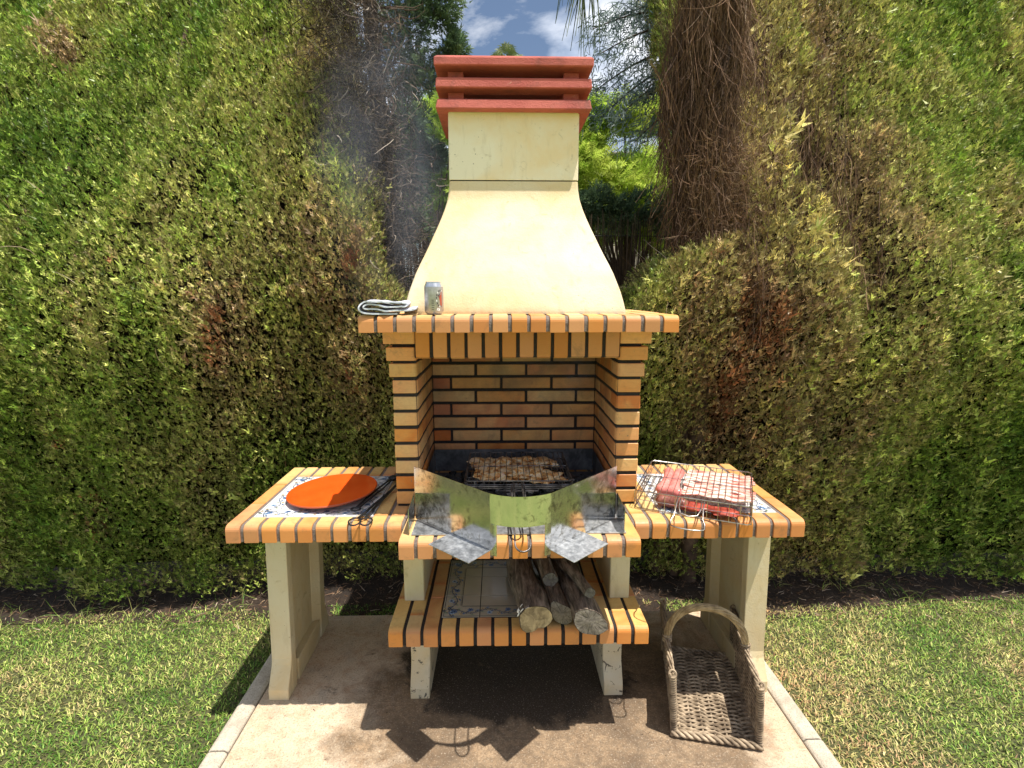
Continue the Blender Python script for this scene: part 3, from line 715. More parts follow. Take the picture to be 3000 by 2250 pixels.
# --- hinged wire grill baskets
def grill(name, w, d, gap, label, mat, nrod=17, r=.0013, handle=None, hl=.3):
    e_ = empty(name, label, 'grill basket')
    def layer(z, nm, hx, nrods):
        g = G(); c = .012
        rect = [(-w/2+c, -d/2, z), (w/2-c, -d/2, z), (w/2, -d/2+c, z), (w/2, d/2-c, z), (w/2-c, d/2, z), (-w/2+c, d/2, z), (-w/2, d/2-c, z), (-w/2, -d/2+c, z)]
        g.tube(rect, r*1.7, 6, closed=True)
        for i in range(nrods):
            x = -w/2+w*(i+1)/(nrods+1); g.tube([(x, -d/2, z+r), (x, -d/6, z+r+jit(.001)), (x, d/6, z+r+jit(.001)), (x, d/2, z+r)], r, 5)
        for y in (-d/6, d/6) if nm == 'lower_rack' else (0,): g.tube([(-w/2, y, z-r), (w/2, y, z-r)], r*1.1, 5)
        ob(nm, g.mesh(nm, mat, smooth=60, fix=False), e_)
    layer(gap, 'upper_rack', 0, nrod); layer(0, 'lower_rack', .004, nrod)
    g = G()
    for x in [-w/2+w*i/11 for i in range(12)]:
        for y in (-d/2, d/2): g.tube([(x, y, 0), (x, y, gap)], r*.9, 5)
    for y in [-d/2+d*i/9 for i in range(1, 9)]:
        for x in (-w/2, w/2): g.tube([(x, y, 0), (x, y, gap)], r*.9, 5)
    g.tube([(-w/2, -d/2, gap*.5), (w/2, -d/2, gap*.5)], r*.9, 5)
    g.tube([(-w/2, -d/2, gap*.5), (-w/2, d/2, gap*.5)], r*.9, 5); g.tube([(w/2, -d/2, gap*.5), (w/2, d/2, gap*.5)], r*.9, 5)
    ob('rim', g.mesh('rim', mat, smooth=60, fix=False), e_)
    for hpts in handle:
        g = G(); g.tube(hpts, r*1.9, 8); ob('handle', g.mesh('handle', mat, smooth=60, fix=False), e_)
    return e_
def arc_pts(cx, cy, z, rx, ry, a0, a1, n, dz=0):
    return [(cx+rx*math.cos(a0+(a1-a0)*i/n), cy+ry*math.sin(a0+(a1-a0)*i/n), z+dz*i/n) for i in range(n+1)]
# grill over the coals; local origin is the middle of the basket
hl = [[(-.19, -.186, .010), (0, -.188, .010), (.19, -.186, .010)], [(-.026, -.17, .012), (-.024, -.34, -.008), (-.021, -.515, -.018)]+[(.004+.024*math.cos(math.pi+math.pi*i/8), -.545+.030*math.sin(math.pi+math.pi*i/8), -.040-.01*math.sin(math.pi*i/8)) for i in range(9)]+[(.027, -.515, -.018), (.024, -.34, -.008), (.020, -.17, .012)],
      [(-.018, -.17, .022), (-.016, -.34, .004), (-.012, -.40, -.006)]+[(.004+.016*math.cos(math.pi+math.pi*i/8), -.42+.018*math.sin(math.pi+math.pi*i/8), -.008) for i in range(9)]+[(.019, -.40, -.006), (.016, -.34, .004), (.012, -.17, .022)],
      [(-.075, -.182, .006), (-.072, -.195, -.004), (.072, -.195, -.004), (.075, -.182, .006)]]
gb = grill('grill_basket', .40, .36, .028, 'blackened wire grill basket of chicken pieces over the charcoal in the fire box', 'burnt_wire', 17, .0015, hl)
gb.location = (.005, 2.045, .888); gb.rotation_euler = (0, 0, -.01)
def meat(name, me, loc, rot, label, cat, group=None): o = ob(name, me, None, loc, rot); return tag(o, label, cat, group)
def flat_piece(rx, ry, rz, seed, mat, rough=.22, sub=3):
    bm = lump(rx, ry, rz, seed, rough, sub); g = G(); bm_to(g, bm, Matrix()); bm.free(); return g.mesh('piece', mat, smooth=60)
ck = [(-.135, 2.145, .045, .050, 'golden chicken piece at the back left corner of the grill over the coals'),
      (-.045, 2.125, .050, .040, 'browned chicken piece at the back of the grill, left of the middle'),
      (.035, 2.130, .045, .045, 'pale chicken piece at the back of the grill, right of the middle'),
      (.115, 2.150, .050, .048, 'yellow-skinned chicken piece at the back right of the grill over the coals'),
      (-.100, 1.985, .050, .060, 'orange-brown chicken piece at the front left of the grill over the coals'),
      (-.005, 1.970, .052, .062, 'golden chicken piece in the middle front of the grill over the coals'),
      (.075, 1.985, .040, .055, 'reddish chicken piece at the front of the grill, right of the middle'),
      (.140, 1.975, .040, .060, 'pale chicken piece at the front right corner of the grill over the coals')]
for i, (x, y, rx, ry, lb) in enumerate(ck):
    meat('chicken_piece', flat_piece(rx*rnd.uniform(.95, 1.3), ry*rnd.uniform(.95, 1.25), .013, i+3, 'cooked_chicken', .62), (x*.96+rnd.uniform(-.012, .012), y+rnd.uniform(-.022, .022)+(.012 if y < 2.05 else -.012), .898+rnd.uniform(-.002, .004)), (0, 0, rnd.uniform(-.5, .5)), lb, 'chicken', 'chicken pieces on the grill')
# raw meat basket on the right worktop
ang = -.437; c0 = Vector((.7005, 1.951, .8125)); Rz = Matrix.Rotation(ang, 4, 'Z')
hd = [[(-.045, -.19, .062), (-.045, -.24, .055), (-.047, -.285, .030), (-.055, -.300, .018)]+[(.0+.055*math.cos(math.pi+math.pi*i/8), -.318+.022*math.sin(math.pi+math.pi*i/8), .010) for i in range(9)]+[(.055, -.300, .018), (.047, -.285, .030), (.045, -.24, .055), (.045, -.19, .062)],
      [(-.036, -.19, .058), (-.036, -.245, .045), (-.028, -.268, .034), (0, -.276, .030), (.028, -.268, .034), (.036, -.245, .045), (.036, -.19, .058)]]
gb2 = grill('grill_basket', .400, .392, .066, 'silvery wire grill basket of raw sausages and bacon on the right worktop', 'wire_chrome', 17, .00125, hd)
gb2.location = c0; gb2.rotation_euler = (0, 0, ang)
def L2(x, y, z): return c0+(Rz @ Vector((x, y, z)))
def capsule(L, r, mat, bend=.02, seed=0):
    g = G(); n_ = 14; pts = []; rs = []
    for i in range(n_+1):
        t = i/n_; pts.append((bend*math.sin(math.pi*t), -L/2+L*t, 0)); e2 = min(t, 1-t)*L/r
        rs.append(r*math.sqrt(max(.02, 1-(1-min(1, e2))**2))*(1+.05*mnoise.noise(Vector((t*6, seed, 0)))))
    g.tube(pts, rs, 12); return g.mesh('sausage', mat, smooth=60)
for i, (x, y, L_, a, mt, lb) in enumerate([(-.122, .035, .255, .0, 'raw_sausage', 'leftmost pink raw sausage in the wire basket on the right worktop'),
        (-.070, .040, .255, .02, 'raw_sausage', 'pink raw sausage beside the bacon in the wire basket'),
        (-.090, -.085, .11, 1.3, 'raw_sausage', 'short pink raw sausage lying across the front ends of the two long ones')]):
    meat('raw_sausage', capsule(L_, .0215, mt, .012*(-1)**i, i), L2(x, y, .040 if i < 2 else .038), (0, 0, ang+a), lb, 'sausage', 'raw sausages in the basket')
meat('blood_sausage', capsule(.12, .022, 'blood_sausage', .01, 9), L2(-.072, -.150, .022), (0, 0, ang+1.45), 'dark brown blood sausage at the front left corner of the wire basket', 'sausage')
def bacon(w, L, seed, thick=.004):
    g = G(); nx, ny = 26, 6; V = []
    for s_ in (0, 1):
        for i in range(nx+1):
            for j in range(ny+1):
                u = i/nx; v = j/ny; wob = .006*mnoise.noise(Vector((u*5, seed, s_*.01)))
                z_ = .0022*math.sin(u*17+seed*1.3+v*1.2)+.003*mnoise.noise(Vector((u*9, v*4, seed)))+s_*thick
                V.append((-L/2+L*u, (-w/2+w*v)*(1+.12*math.sin(u*9+seed))+wob, z_))
    F = []; o = (nx+1)*(ny+1)
    for i in range(nx):
        for j in range(ny):
            a = i*(ny+1)+j; F.append((a, a+ny+1, a+ny+2, a+1)); F.append((a+o, a+o+1, a+o+ny+2, a+o+ny+1))
    for i in range(nx):
        a = i*(ny+1); F.append((a, a+o, a+o+ny+1, a+ny+1)); b = a+ny; F.append((b, b+ny+1, b+o+ny+1, b+o))
    for j in range(ny):
        F.append((j, j+1, j+1+o, j+o)); a = nx*(ny+1)+j; F.append((a, a+o, a+o+1, a+1))
    g.add(V, F); return g.mesh('bacon', 'raw_bacon', smooth=60)
ords = ['rearmost', 'second rearmost', 'third from the back', 'fourth from the back', 'fifth from the back', 'third from the front', 'second from the front', 'frontmost']
for i in range(8):
    y = .162-i*.037; 
    meat('bacon_strip', bacon(.047, .245+rnd.uniform(-.012, .012), i+1), L2(.083+rnd.uniform(-.006, .006), y, .050+.002*(i % 2)), (rnd.uniform(-.12, .12), rnd.uniform(-.02, .02), ang+rnd.uniform(-.05, .05)),
         ords[i]+' raw streaky bacon strip in the wire basket', 'bacon', 'bacon strips in the basket')
meat('beef_slice', flat_piece(.062, .034, .011, 31, 'raw_beef', .34), L2(.000, -.145, .018), (0, 0, ang+.03), 'dark red slab of raw meat in the middle front of the wire basket', 'meat')
meat('beef_slice', flat_piece(.066, .030, .010, 37, 'raw_beef', .34), L2(.105, -.150, .018), (0, 0, ang-.08), 'dark red slab of raw meat at the front right of the wire basket', 'meat')

# --- plate on the left worktop
g = G()
g.lathe([(.060, 0), (.062, .004), (.150, .013), (.170, .019), (.1725, .023), (.170, .0265)], 72, m=1)
g.lathe([(.1702, .0266), (.168, .0275), (.160, .0245), (.150, .0210), (.135, .0170), (.120, .0140), (.085, .0090), (.045, .0060), (.012, .0052)], 72, m=0)
pl = ob('plate', g.mesh('plate', ['plate_glaze', 'plate_edge'], smooth=50)); pl.location = (-.726, 2.005, .812); pl.rotation_euler = (R(1.0), R(-2.6), 0)
tag(pl, 'round glazed orange plate on the tiled inset of the left worktop', 'plate')
# --- tongs
def ribbon_arm(g, pts, w, t):
    """flat bar along pts"""
    V = []; n_ = len(pts)
    for i, p in enumerate(pts):
        p = Vector(p); d = (Vector(pts[min(i+1, n_-1)])-Vector(pts[max(i-1, 0)])).normalized(); s_ = d.cross(Vector((0, 0, 1))).normalized()*w/2; u = s_.cross(d).normalized()*t/2
        V += [p-s_-u, p+s_-u, p+s_+u, p-s_+u]
    F = [(0, 1, 2, 3), (4*n_-4, 4*n_-1, 4*n_-2, 4*n_-3)]
    for i in range(n_-1):
        for j in range(4): a = 4*i+j; b = 4*i+(j+1) % 4; F.append((a, b, b+4, a+4))
    g.add(V, F)
t1 = empty('tongs', 'black iron scissor tongs with looped handles over the left worktop front edge', 'tongs', (-.52, 1.9, .815))
for k, (xo, nm) in enumerate(((-.012, 'arm'), (.012, 'arm'))):
    g = G(); s_ = -1 if k == 0 else 1
    ribbon_arm(g, [(.045-s_*.012, .29, .012), (.03, .20, .008), (.012+s_*.002, .10, .006), (-.008+s_*.006, 0, .006), (-.028+s_*.010, -.10, .004), (-.034+s_*.012, -.128, .004)], .009, .004)
    g.tube([(-.034+s_*.020+.021*math.cos(a), -.150+.024*math.sin(a), .002-.10*max(0, -(math.sin(a)))*.06) for a in [i*math.tau/16 for i in range(16)]], .0028, 6, closed=True)
    ob('arm', g.mesh('arm', 'black_iron', smooth=40), t1)
g = G(); g.lathe([(.006, 0), (.006, .012), (.003, .014)], 12, (.006, .06, .003)); ob('pivot', g.mesh('pivot', 'black_iron', smooth=40), t1)
t2 = empty('serving_tongs', 'black spring tongs with a ring end resting on the tiles beside the orange plate', 'tongs', (-.57, 1.98, .815))
for s_ in (-1, 1):
    g = G(); ribbon_arm(g, [(-.020+s_*.006, -.115, .006), (.0+s_*.008, -.03, .008), (.022+s_*.010, .06, .010), (.042+s_*.006, .14, .013), (.050, .165, .013)], .008, .003)
    ob('arm', g.mesh('arm', 'black_iron', smooth=40), t2)
g = G(); g.tube([(-.026+.017*math.cos(a), -.132+.014*math.sin(a), .005) for a in [i*math.tau/16 for i in range(16)]], .0036, 6, closed=True); ob('ring', g.mesh('ring', 'black_iron', smooth=40), t2)
g = G(); g.lathe([(.012, 0), (.020, .006), (.022, .014), (.012, .020)], 14, (.052, .178, .002)); ob('claw', g.mesh('claw', 'black_iron', smooth=40), t2)

# --- can on the mantel
can = empty('drinks_can', 'grey drinks can with a red emblem standing on the mantel in front of the hood', 'can', (-.283, 1.785, ZM+TM+.001))
g = G(); g.lathe([(.024, 0), (.0275, .004), (.0315, .011), (.0315, .090)], 36); ob('body', g.mesh('body', 'can_print', smooth=40), can)
g = G(); g.lathe([(.0315, .0901), (.0300, .095), (.0262, .1030), (.0258, .1045), (.0270, .1050), (.0270, .1070), (.0250, .1072), (.0245, .1040)], 36); ob('top', g.mesh('top', 'aluminium', smooth=40), can)
g = G(); rc = .0319
def on_can(poly, m):   # poly in (angle degrees from the camera-facing side, z)
    g.add([(rc*math.sin(R(a)), -rc*math.cos(R(a)), z) for a, z in poly], [tuple(range(len(poly)))], m)
for k in range(11):    # ring of small dark glyph marks round the emblem
    a0 = 48+26*math.cos(R(70+k*21)); z_ = .052+.026*math.sin(R(70+k*21)); sx = 3.2
    on_can([(a0-sx, z_-.0028), (a0+sx, z_-.0024), (a0+sx*.8, z_+.0030), (a0-sx, z_+.0026)], 0 if k % 3 else 2)
on_can([(34, .060), (58, .078), (60, .030), (50, .022), (44, .044)], 1); on_can([(30, .062), (46, .070), (40, .052)], 0)
for k in range(6): on_can([(-8, .016+k*.006), (6+(k*7) % 5, .016+k*.006), (6+(k*7) % 5, .018+k*.006), (-8, .018+k*.006)], 0)
on_can([(22, .014), (40, .012), (44, .019), (26, .022)], 2)
ob('print', g.mesh('print', ['can_dark', 'can_red', 'can_white'], fix=False), can)
# --- folded towel
def towel():
    path = [(.085, .012), (.05, .011), (0, .013), (-.045, .013), (-.062, .0155), (-.064, .0215), (-.05, .026), (-.01, .0235), (.035, .0215), (.058, .0225), (.060, .0275), (.045, .0305), (.0, .033), (-.05, .034), (-.068, .029), (-.076, .020), (-.071, .0085), (-.055, .004), (-.02, .0025), (.03, .0025)]
    P = []
    for i in range(len(path)-1):       # Catmull-Rom
        p0, p1, p2, p3 = path[max(i-1, 0)], path[i], path[i+1], path[min(i+2, len(path)-1)]
        for t in (0, .25, .5, .75):
            P.append(tuple(.5*((2*p1[k])+(-p0[k]+p2[k])*t+(2*p0[k]-5*p1[k]+4*p2[k]-p3[k])*t*t+(-p0[k]+3*p1[k]-3*p2[k]+p3[k])*t**3) for k in (0, 1)))
    P.append(path[-1]); n_ = len(P); ny = 12; V = []; F = []
    for s_ in (0, 1):
        for i, p in enumerate(P):
            a = P[max(i-1, 0)]; b = P[min(i+1, n_-1)]; L = math.hypot(b[0]-a[0], b[1]-a[1]) or 1; nx_, nz_ = -(b[1]-a[1])/L, (b[0]-a[0])/L
            for j in range(ny+1):
                y = -.062+.124*j/ny; w = .009*mnoise.noise(Vector((p[0]*26, y*18, p[1]*30)))+.005*mnoise.noise(Vector((p[0]*50, y*60, 2)))
                o_ = (.0021 if s_ else -.0021)
                V.append((p[0]*1.12+nx_*o_+w*.4+.10*y*p[0], y+.08*p[0]+w*1.4, max(.0008, p[1]*1.12+nz_*o_+w*(.5 if p[1] > .01 else .1)+(.05*p[0] if p[0] > .04 else 0))))
    o = n_*(ny+1)
    for i in range(n_-1):
        for j in range(ny):
            a = i*(ny+1)+j; F.append((a, a+1, a+ny+2, a+ny+1)); F.append((a+o, a+o+ny+1, a+o+ny+2, a+o+1))
        a = i*(ny+1); F.append((a, a+ny+1, a+o+ny+1, a+o)); b = a+ny; F.append((b, b+o, b+o+ny+1, b+ny+1))
    for j in range(ny):
        F.append((j, j+o, j+1+o, j+1)); a = (n_-1)*(ny+1)+j; F.append((a, a+1, a+1+o, a+o))
    g = G(); g.add(V, F); return g.mesh('towel', 'towel_cloth', smooth=70)
tw = ob('folded_towel', towel()); tw.location = (-.437, 1.785, ZM+TM+.001); tw.rotation_euler = (0, 0, .12); tw.scale = (1, 1, 1.12)
tag(tw, 'folded white towel lying on the left end of the brick mantel', 'towel')

# --- firewood
def log(cx, cy, cz, ex, ey, ez, r, label, sx=1., sz=1., seed=0, pale=False, outline=None, bark='log_bark'):
    e_ = empty('firewood_log', label, 'log', (cx, cy, cz), 0, 'logs on the lower shelf'); d = Vector((ex-cx, ey-cy, ez-cz)); n_ = 16; m_ = 24
    V = []; F = []; prof_ = [1+.22*mnoise.noise(Vector((math.cos(a)*1.2, math.sin(a)*1.2, seed*3.7)))+.07*mnoise.noise(Vector((math.cos(a)*4, math.sin(a)*4, seed))) for a in [j*math.tau/m_ for j in range(m_)]]
    if outline:
        pol = sorted((math.atan2(z_, x_) % math.tau, math.hypot(x_, z_)) for x_, z_ in outline); aa = [p[0] for p in pol]; rr_ = [p[1] for p in pol]
        ax = [aa[-1]-math.tau]+aa+[aa[0]+math.tau]; ar = [rr_[-1]]+rr_+[rr_[0]]
        prof_ = [float(np.interp(j*math.tau/m_, ax, ar))/r*(.55+.45*q/1.0) if False else float(np.interp(j*math.tau/m_, ax, ar))/r for j, q in enumerate(prof_)]
    for i in range(n_+1):
        t = i/n_
        for j in range(m_):
            a = j*math.tau/m_; q = r*prof_[j]*(1-.12*t)*(1+.09*mnoise.noise(Vector((math.cos(a)*2, math.sin(a)*2, t*5+seed))))
            wob = Vector((.012*mnoise.noise(Vector((t*2.5, seed, 0))), 0, .006*mnoise.noise(Vector((t*2.5, seed, 5)))))
            V.append(d*t+wob*min(1, t*4)+Vector((q*sx*math.cos(a), 0, q*sz*math.sin(a))))
    for i in range(n_):
        for j in range(m_): F.append((i*m_+j, i*m_+(j+1) % m_, (i+1)*m_+(j+1) % m_, (i+1)*m_+j))
    g = G(); g.add(V, F); ob('bark', g.mesh('bark', bark, smooth=50), e_)
    for nm, row, yo in (('cut_end', 0, -.0015), ('cut_end', n_, .0015)):
        g = G(); c_ = sum((V[row*m_+j] for j in range(m_)), Vector())/m_
        VV = [c_+Vector((0, yo-(.004 if row == 0 else -.004), 0))]
        for f_ in (.35, .7, .97):
            for j in range(m_):
                p = c_.lerp(V[row*m_+j], f_); VV.append(p+Vector((0, yo+.0045*mnoise.noise(p*60+Vector((seed, 0, 0)))*(1 if f_ < .9 else .3), 0)))
        FF = [(0, 1+(j+1) % m_, 1+j) for j in range(m_)]
        for q in range(2):
            for j in range(m_): a = 1+q*m_; FF.append((a+j, a+(j+1) % m_, a+m_+(j+1) % m_, a+m_+j))
        g.add(VV, FF); ob(nm, g.mesh(nm, 'pale_wood' if pale else 'cut_wood', smooth=50), e_)
    return e_
l1 = log(.054, 1.650, .499, .000, 2.10, .500, .056, 'stout log with a yellowish end and peeling white bark, leftmost on the lower shelf', 1, 1, 1, True, [(-.052, .012), (-.030, .040), (.010, .046), (.058, .018), (.060, -.008), (.010, -.036), (-.030, -.054), (-.046, -.040)])
g = G()
for k in range(3):
    a = 2.0+k*.33; V = []
    for i in range(7):
        for j in range(4):
            aa = a+.26*j/3; rr_ = .050+.004*math.sin(i*1.3+k); V.append((rr_*1.05*math.cos(aa)-.004*k, .002+.036*i/6+.012*mnoise.noise(Vector((k, j, 0))), rr_*1.0*math.sin(aa)-.004+.003*mnoise.noise(Vector((i, j, k)))))
    F = [(i*4+j, i*4+j+1, i*4+j+5, i*4+j+4) for i in range(6) for j in range(3)]; g.add(V, F)
me = g.mesh('white_bark', 'white_bark', smooth=60); o = ob('peeled_bark', me, l1); md = o.modifiers.new('t', 'SOLIDIFY'); md.thickness = .002
log(.152, 1.700, .487, .105, 2.08, .492, .046, 'grey weathered log with a rounded cracked end, between the two stouter logs', 1, 1, 2, False, [(-.034, .052), (-.018, .040), (.004, .030), (.034, -.008), (.036, -.036), (.010, -.046), (-.022, -.030), (-.036, .004)])
log(.243, 1.640, .497, .190, 2.12, .500, .058, 'thickest grey log with a cracked end, rightmost on the lower shelf', 1, 1, 3, False, [(-.052, .030), (-.030, .040), (.004, .034), (.040, .004), (.066, -.034), (.040, -.050), (.0, -.054), (-.040, -.038), (-.058, -.006)])
log(.250, 1.700, .562, .140, 2.06, .556, .0185, 'thin grey branch lying on top of the thickest log', 1, 1, 4)
log(.118, 1.800, .556, .090, 2.12, .560, .030, 'dark reddish log lying in the shade on top of the other firewood', 1, .9, 6)

# --- wicker log basket
WB = empty('wicker_basket', 'grey-brown wicker log basket with arched handle beside the right worktop leg', 'basket', (.566, 1.683, .004), R(-13))
Wd, Ln, Hh = .300, .470, .240
def weave(g, rows, fn, amp, wl_, n_, r, seg=4):
    for k in range(rows):
        ph = math.pi*(k % 2); pts = []
        for i in range(n_+1):
            t = i/n_; p, nrm = fn(k/(rows-1), t); j_ = .0008*mnoise.noise(Vector((t*9, k*1.7, 0)))
            pts.append(p+nrm*(amp*math.sin(t*wl_*math.pi+ph))+Vector((0, 0, j_)) if True else p)
        g.tube(pts, r*(1+.18*rnd.uniform(-1, 1)), seg)
g = G()
def f_floor(v, t): return Vector((.006+(Wd-.012)*t, .012+(Ln-.024)*v+.0035*math.sin(t*19+v*9), .010)), Vector((0, 0, 1))
weave(g, 46, f_floor, .0058, 7, 42, .0046, 5)
for i in range(7): x = .006+(Wd-.012)*(i+.5)/7; g.tube([(x, .008, .010), (x+.002, Ln/2, .010), (x, Ln-.008, .010)], .004, 5)
ob('woven_floor', g.mesh('woven_floor', 'wicker', smooth=70, fix=False), WB)
def wallx(side, z): return (-.016*z/Hh+.004) if side == 0 else Wd-.004-.012*z/Hh
for side in (0, 1):
    g = G()
    def f_wall(v, t, side=side):
        z = .018+(Hh-.030)*v; return Vector((wallx(side, z), .008+(Ln-.016)*t, z-.012*math.sin(math.pi*t)*v)), Vector((1, 0, 0))
    weave(g, 25, f_wall, .0052, 13, 78, .0043, 5)
    for i in range(13):
        y = .008+(Ln-.016)*(i+.5)/13; g.tube([(wallx(side, .01), y, .01), (wallx(side, Hh*.5), y, Hh*.5), (wallx(side, Hh), y, Hh-.012)], .0038, 5)
    ob('side_wall', g.mesh('side_wall', 'wicker', smooth=70, fix=False), WB)
    g = G()                                           # top rim of bundled canes
    for q in range(5):
        pts = [(wallx(side, Hh)+.008*math.cos(q*1.257+i*.35), -.004+(Ln+.008)*i/24, Hh-.002-.012*math.sin(math.pi*i/24)+.007*math.sin(q*1.257+i*.35)) for i in range(25)]
        g.tube(pts, .0040, 5)
    ob('rim', g.mesh('rim', 'wicker', smooth=70, fix=False), WB)
    for yy in (0, Ln):                                # wrapped corner posts
        g = G(); g.tube([(wallx(side, 0), yy, .0), (wallx(side, Hh), yy, Hh)], .008, 8)
        g.tube([(wallx(side, Hh*i/260)+.0105*math.cos(i*.62), yy+.0105*math.sin(i*.62), .006+(Hh-.002)*i/260) for i in range(261)], .0036, 5)
        g.tube([(wallx(side, Hh)+.012*math.cos(a), yy+.014*math.sin(a)*.5, Hh+.003+.012*math.sin(a)) for a in [i*math.tau/12 for i in range(12)]], .004, 5, closed=True)
        ob('corner_post', g.mesh('corner_post', 'wicker', smooth=70, fix=False), WB)
for yy in (0, Ln):                                    # braided ends of the floor
    g = G()
    for q in range(3):
        g.tube([(-.006+(Wd+.012)*i/60, yy+.009*math.cos(q*2.094+i*.42)-(.006 if yy == 0 else -.006), .012+.008*math.sin(q*2.094+i*.42)) for i in range(61)], .0062, 6)
    ob('braid', g.mesh('braid', 'wicker', smooth=70, fix=False), WB)
g = G(); cxh = (wallx(0, Hh)+wallx(1, Hh))/2; rh = (wallx(1, Hh)-wallx(0, Hh))/2; yh = .235
for q in range(8):
    pts = []
    for i in range(57):
        a = math.pi-math.pi*i/56; ext = 1.0; tw_ = q*math.tau/8+i*.16
        c_ = Vector((cxh+rh*math.cos(a), yh+.006*math.sin(a), Hh-.03+.165*abs(math.sin(a))**.8)); rad = Vector((math.cos(a), 0, math.sin(a)))
        pts.append(c_+rad*(.0105*math.cos(tw_))+Vector((0, .0105*math.sin(tw_), 0)))
    g.tube(pts, .0047, 5)
ob('handle', g.mesh('handle', 'wicker_handle', smooth=70, fix=False), WB)
for side in (0, 1):
    g = G(); g.tube([(wallx(side, Hh)+.017*math.cos(i*.7), yh+.015*math.sin(i*.7), Hh-.030+.0035*i*.7/2) for i in range(28)], .0034, 5)
    ob('binding', g.mesh('binding', 'wicker', smooth=70, fix=False), WB)

# ================================================================== LAWN
def grass():
    n_ = 210000
    Y = rng.uniform(.6, 2.62, n_); X = rng.uniform(-3.6, 3.6, n_)
    # ragged far edge against the bare soil
    lim = np.where(X < 0, 2.55+.02*np.sin(X*3.1)+.02*np.sin(X*11)-.06*np.clip(-X-1.9, 0, 1), 2.53+.02*np.sin(X*2.3+1)+.03*np.clip(X-1.2, 0, 2))
    keep = (np.abs(X) > 1.108) & (Y < lim+rng.normal(0, .02, n_)) & (np.abs(X) < .9+Y*1.15)
    xs = rng.uniform(-1.1, 1.1, 5000); ys = rng.uniform(2.46, 2.60, 5000); k2 = vnoise(np.c_[xs*3, ys*3, 0*xs], 2, 5) > .42
    X = np.r_[X[keep], xs[k2]]; Y = np.r_[Y[keep], ys[k2]]; N = len(X)
    P = np.c_[X, Y, np.full(N, -.044)]
    pat = vnoise(P*[1, 1, 0], 3.2, 2, 4); dry = vnoise(P*[1, 1, 0], 1.3, 9, 3)
    base = np.where(X > 0, .36, .34)+.34*np.exp(-((np.abs(X)-1.2)/.35)**2)*(X > 0)+.15*np.exp(-((X+1.35)/.22)**2)
    tint = np.clip(base+(pat-.5)*1.2+(dry-.5)*.7+rng.normal(0, .19, N), 0, 1)
    bright = np.clip(rng.normal(1.0, .30, N)*(.7+.6*vnoise(P*[1, 1, 0], 14, 3)), .25, 1.9)
    L = rng.uniform(.010, .025, N)*(.8+.4*pat); az = rng.uniform(0, math.tau, N); til = rng.uniform(.2, 1.15, N)
    D = np.c_[np.cos(az)*np.sin(til), np.sin(az)*np.sin(til), np.cos(til)]; sd_ = np.c_[-np.sin(az), np.cos(az), 0*az]; w = rng.uniform(.0028, .0048, N)[:, None]
    D2 = norm(D+np.c_[np.cos(az)*.5, np.sin(az)*.5, -.35+0*az]); B = P+D*L[:, None]*.55
    V = np.stack([P-sd_*w*.5, P+sd_*w*.5, B+sd_*w*.42, B-sd_*w*.42, B+D2*L[:, None]*.55], 1).reshape(-1, 3)
    F = (np.array([[0, 1, 2], [0, 2, 3], [3, 2, 4]])[None]+(np.arange(N)*5)[:, None, None]).reshape(-1, 3)
    me = npmesh('grass', V, F, 'grass_leaf', {'tint': np.repeat(tint, 5), 'bright': np.repeat(bright, 5)})
    tag(ob('grass', me), 'short coarse green and straw-coloured lawn grass on both sides of the concrete pad', 'grass', kind='stuff')
grass()
# a few taller blades and litter at the foot of the hedges
def tufts():
    N = 900; side = rng.random(N) < .5
    X = np.where(side, rng.uniform(-3, -1.15, N), rng.uniform(1.15, 3, N)); Y = rng.uniform(2.40, 2.75, N)
    P = np.c_[X, Y, np.full(N, -.04)]; k = vnoise(P, 5, 4) > .55; P = P[k]; N = len(P)
    D = np.c_[rng.normal(0, .5, N), rng.normal(0, .5, N), np.ones(N)]
    V, F, kk = strands(P, D, rng.uniform(.04, .13, N), 5, .0035, .5, 1.4, 5)
    me = npmesh('weeds', V, F, 'grass_leaf', {'tint': np.repeat(rng.uniform(.0, .7, N), kk), 'bright': np.repeat(rng.uniform(.6, 1.2, N), kk)})
    tag(ob('weeds', me), 'thin stray weeds and long blades along the foot of the hedges', 'weeds', kind='stuff')
    N = 5200; X = rng.uniform(-3.2, 3.4, N); Y = rng.uniform(2.40, 3.0, N); P = np.c_[X, Y, np.full(N, -.036)]
    D = np.c_[rng.normal(0, 1, N), rng.normal(0, 1, N), rng.normal(0, .12, N)]
    V, F, kk = strands(P, D, rng.uniform(.015, .06, N), 2, .004, .4, 0, 6)
    me = npmesh('leaf_litter', V, F, 'dead_twig', {'tint': np.repeat(rng.uniform(.3, 1, N), kk), 'bright': np.repeat(rng.uniform(.6, 1.3, N), kk)})
    tag(ob('leaf_litter', me), 'dry twigs and leaf litter strewn on the soil under the hedges', 'leaf litter', kind='stuff')
    N = 260; P = np.c_[rng.uniform(-.95, 1.0, N), rng.uniform(1.3, 2.4, N), np.full(N, .002)]; k = (np.abs(P[:, 0]) > .47) | (P[:, 1] < 1.85); P = P[k]; N = len(P)
    D = np.c_[rng.normal(0, 1, N), rng.normal(0, 1, N), np.zeros(N)]
    V, F, kk = strands(P, D, rng.uniform(.003, .012, N), 2, .0025, .3, 0, 6)
    me = npmesh('debris', V, F, 'dead_twig', {'tint': np.repeat(rng.uniform(0, .7, N), kk), 'bright': np.repeat(rng.uniform(.4, 1.2, N), kk)})
    tag(ob('debris', me), 'crumbs of charcoal and dry leaf scattered on the concrete pad', 'debris', kind='stuff')
tufts()

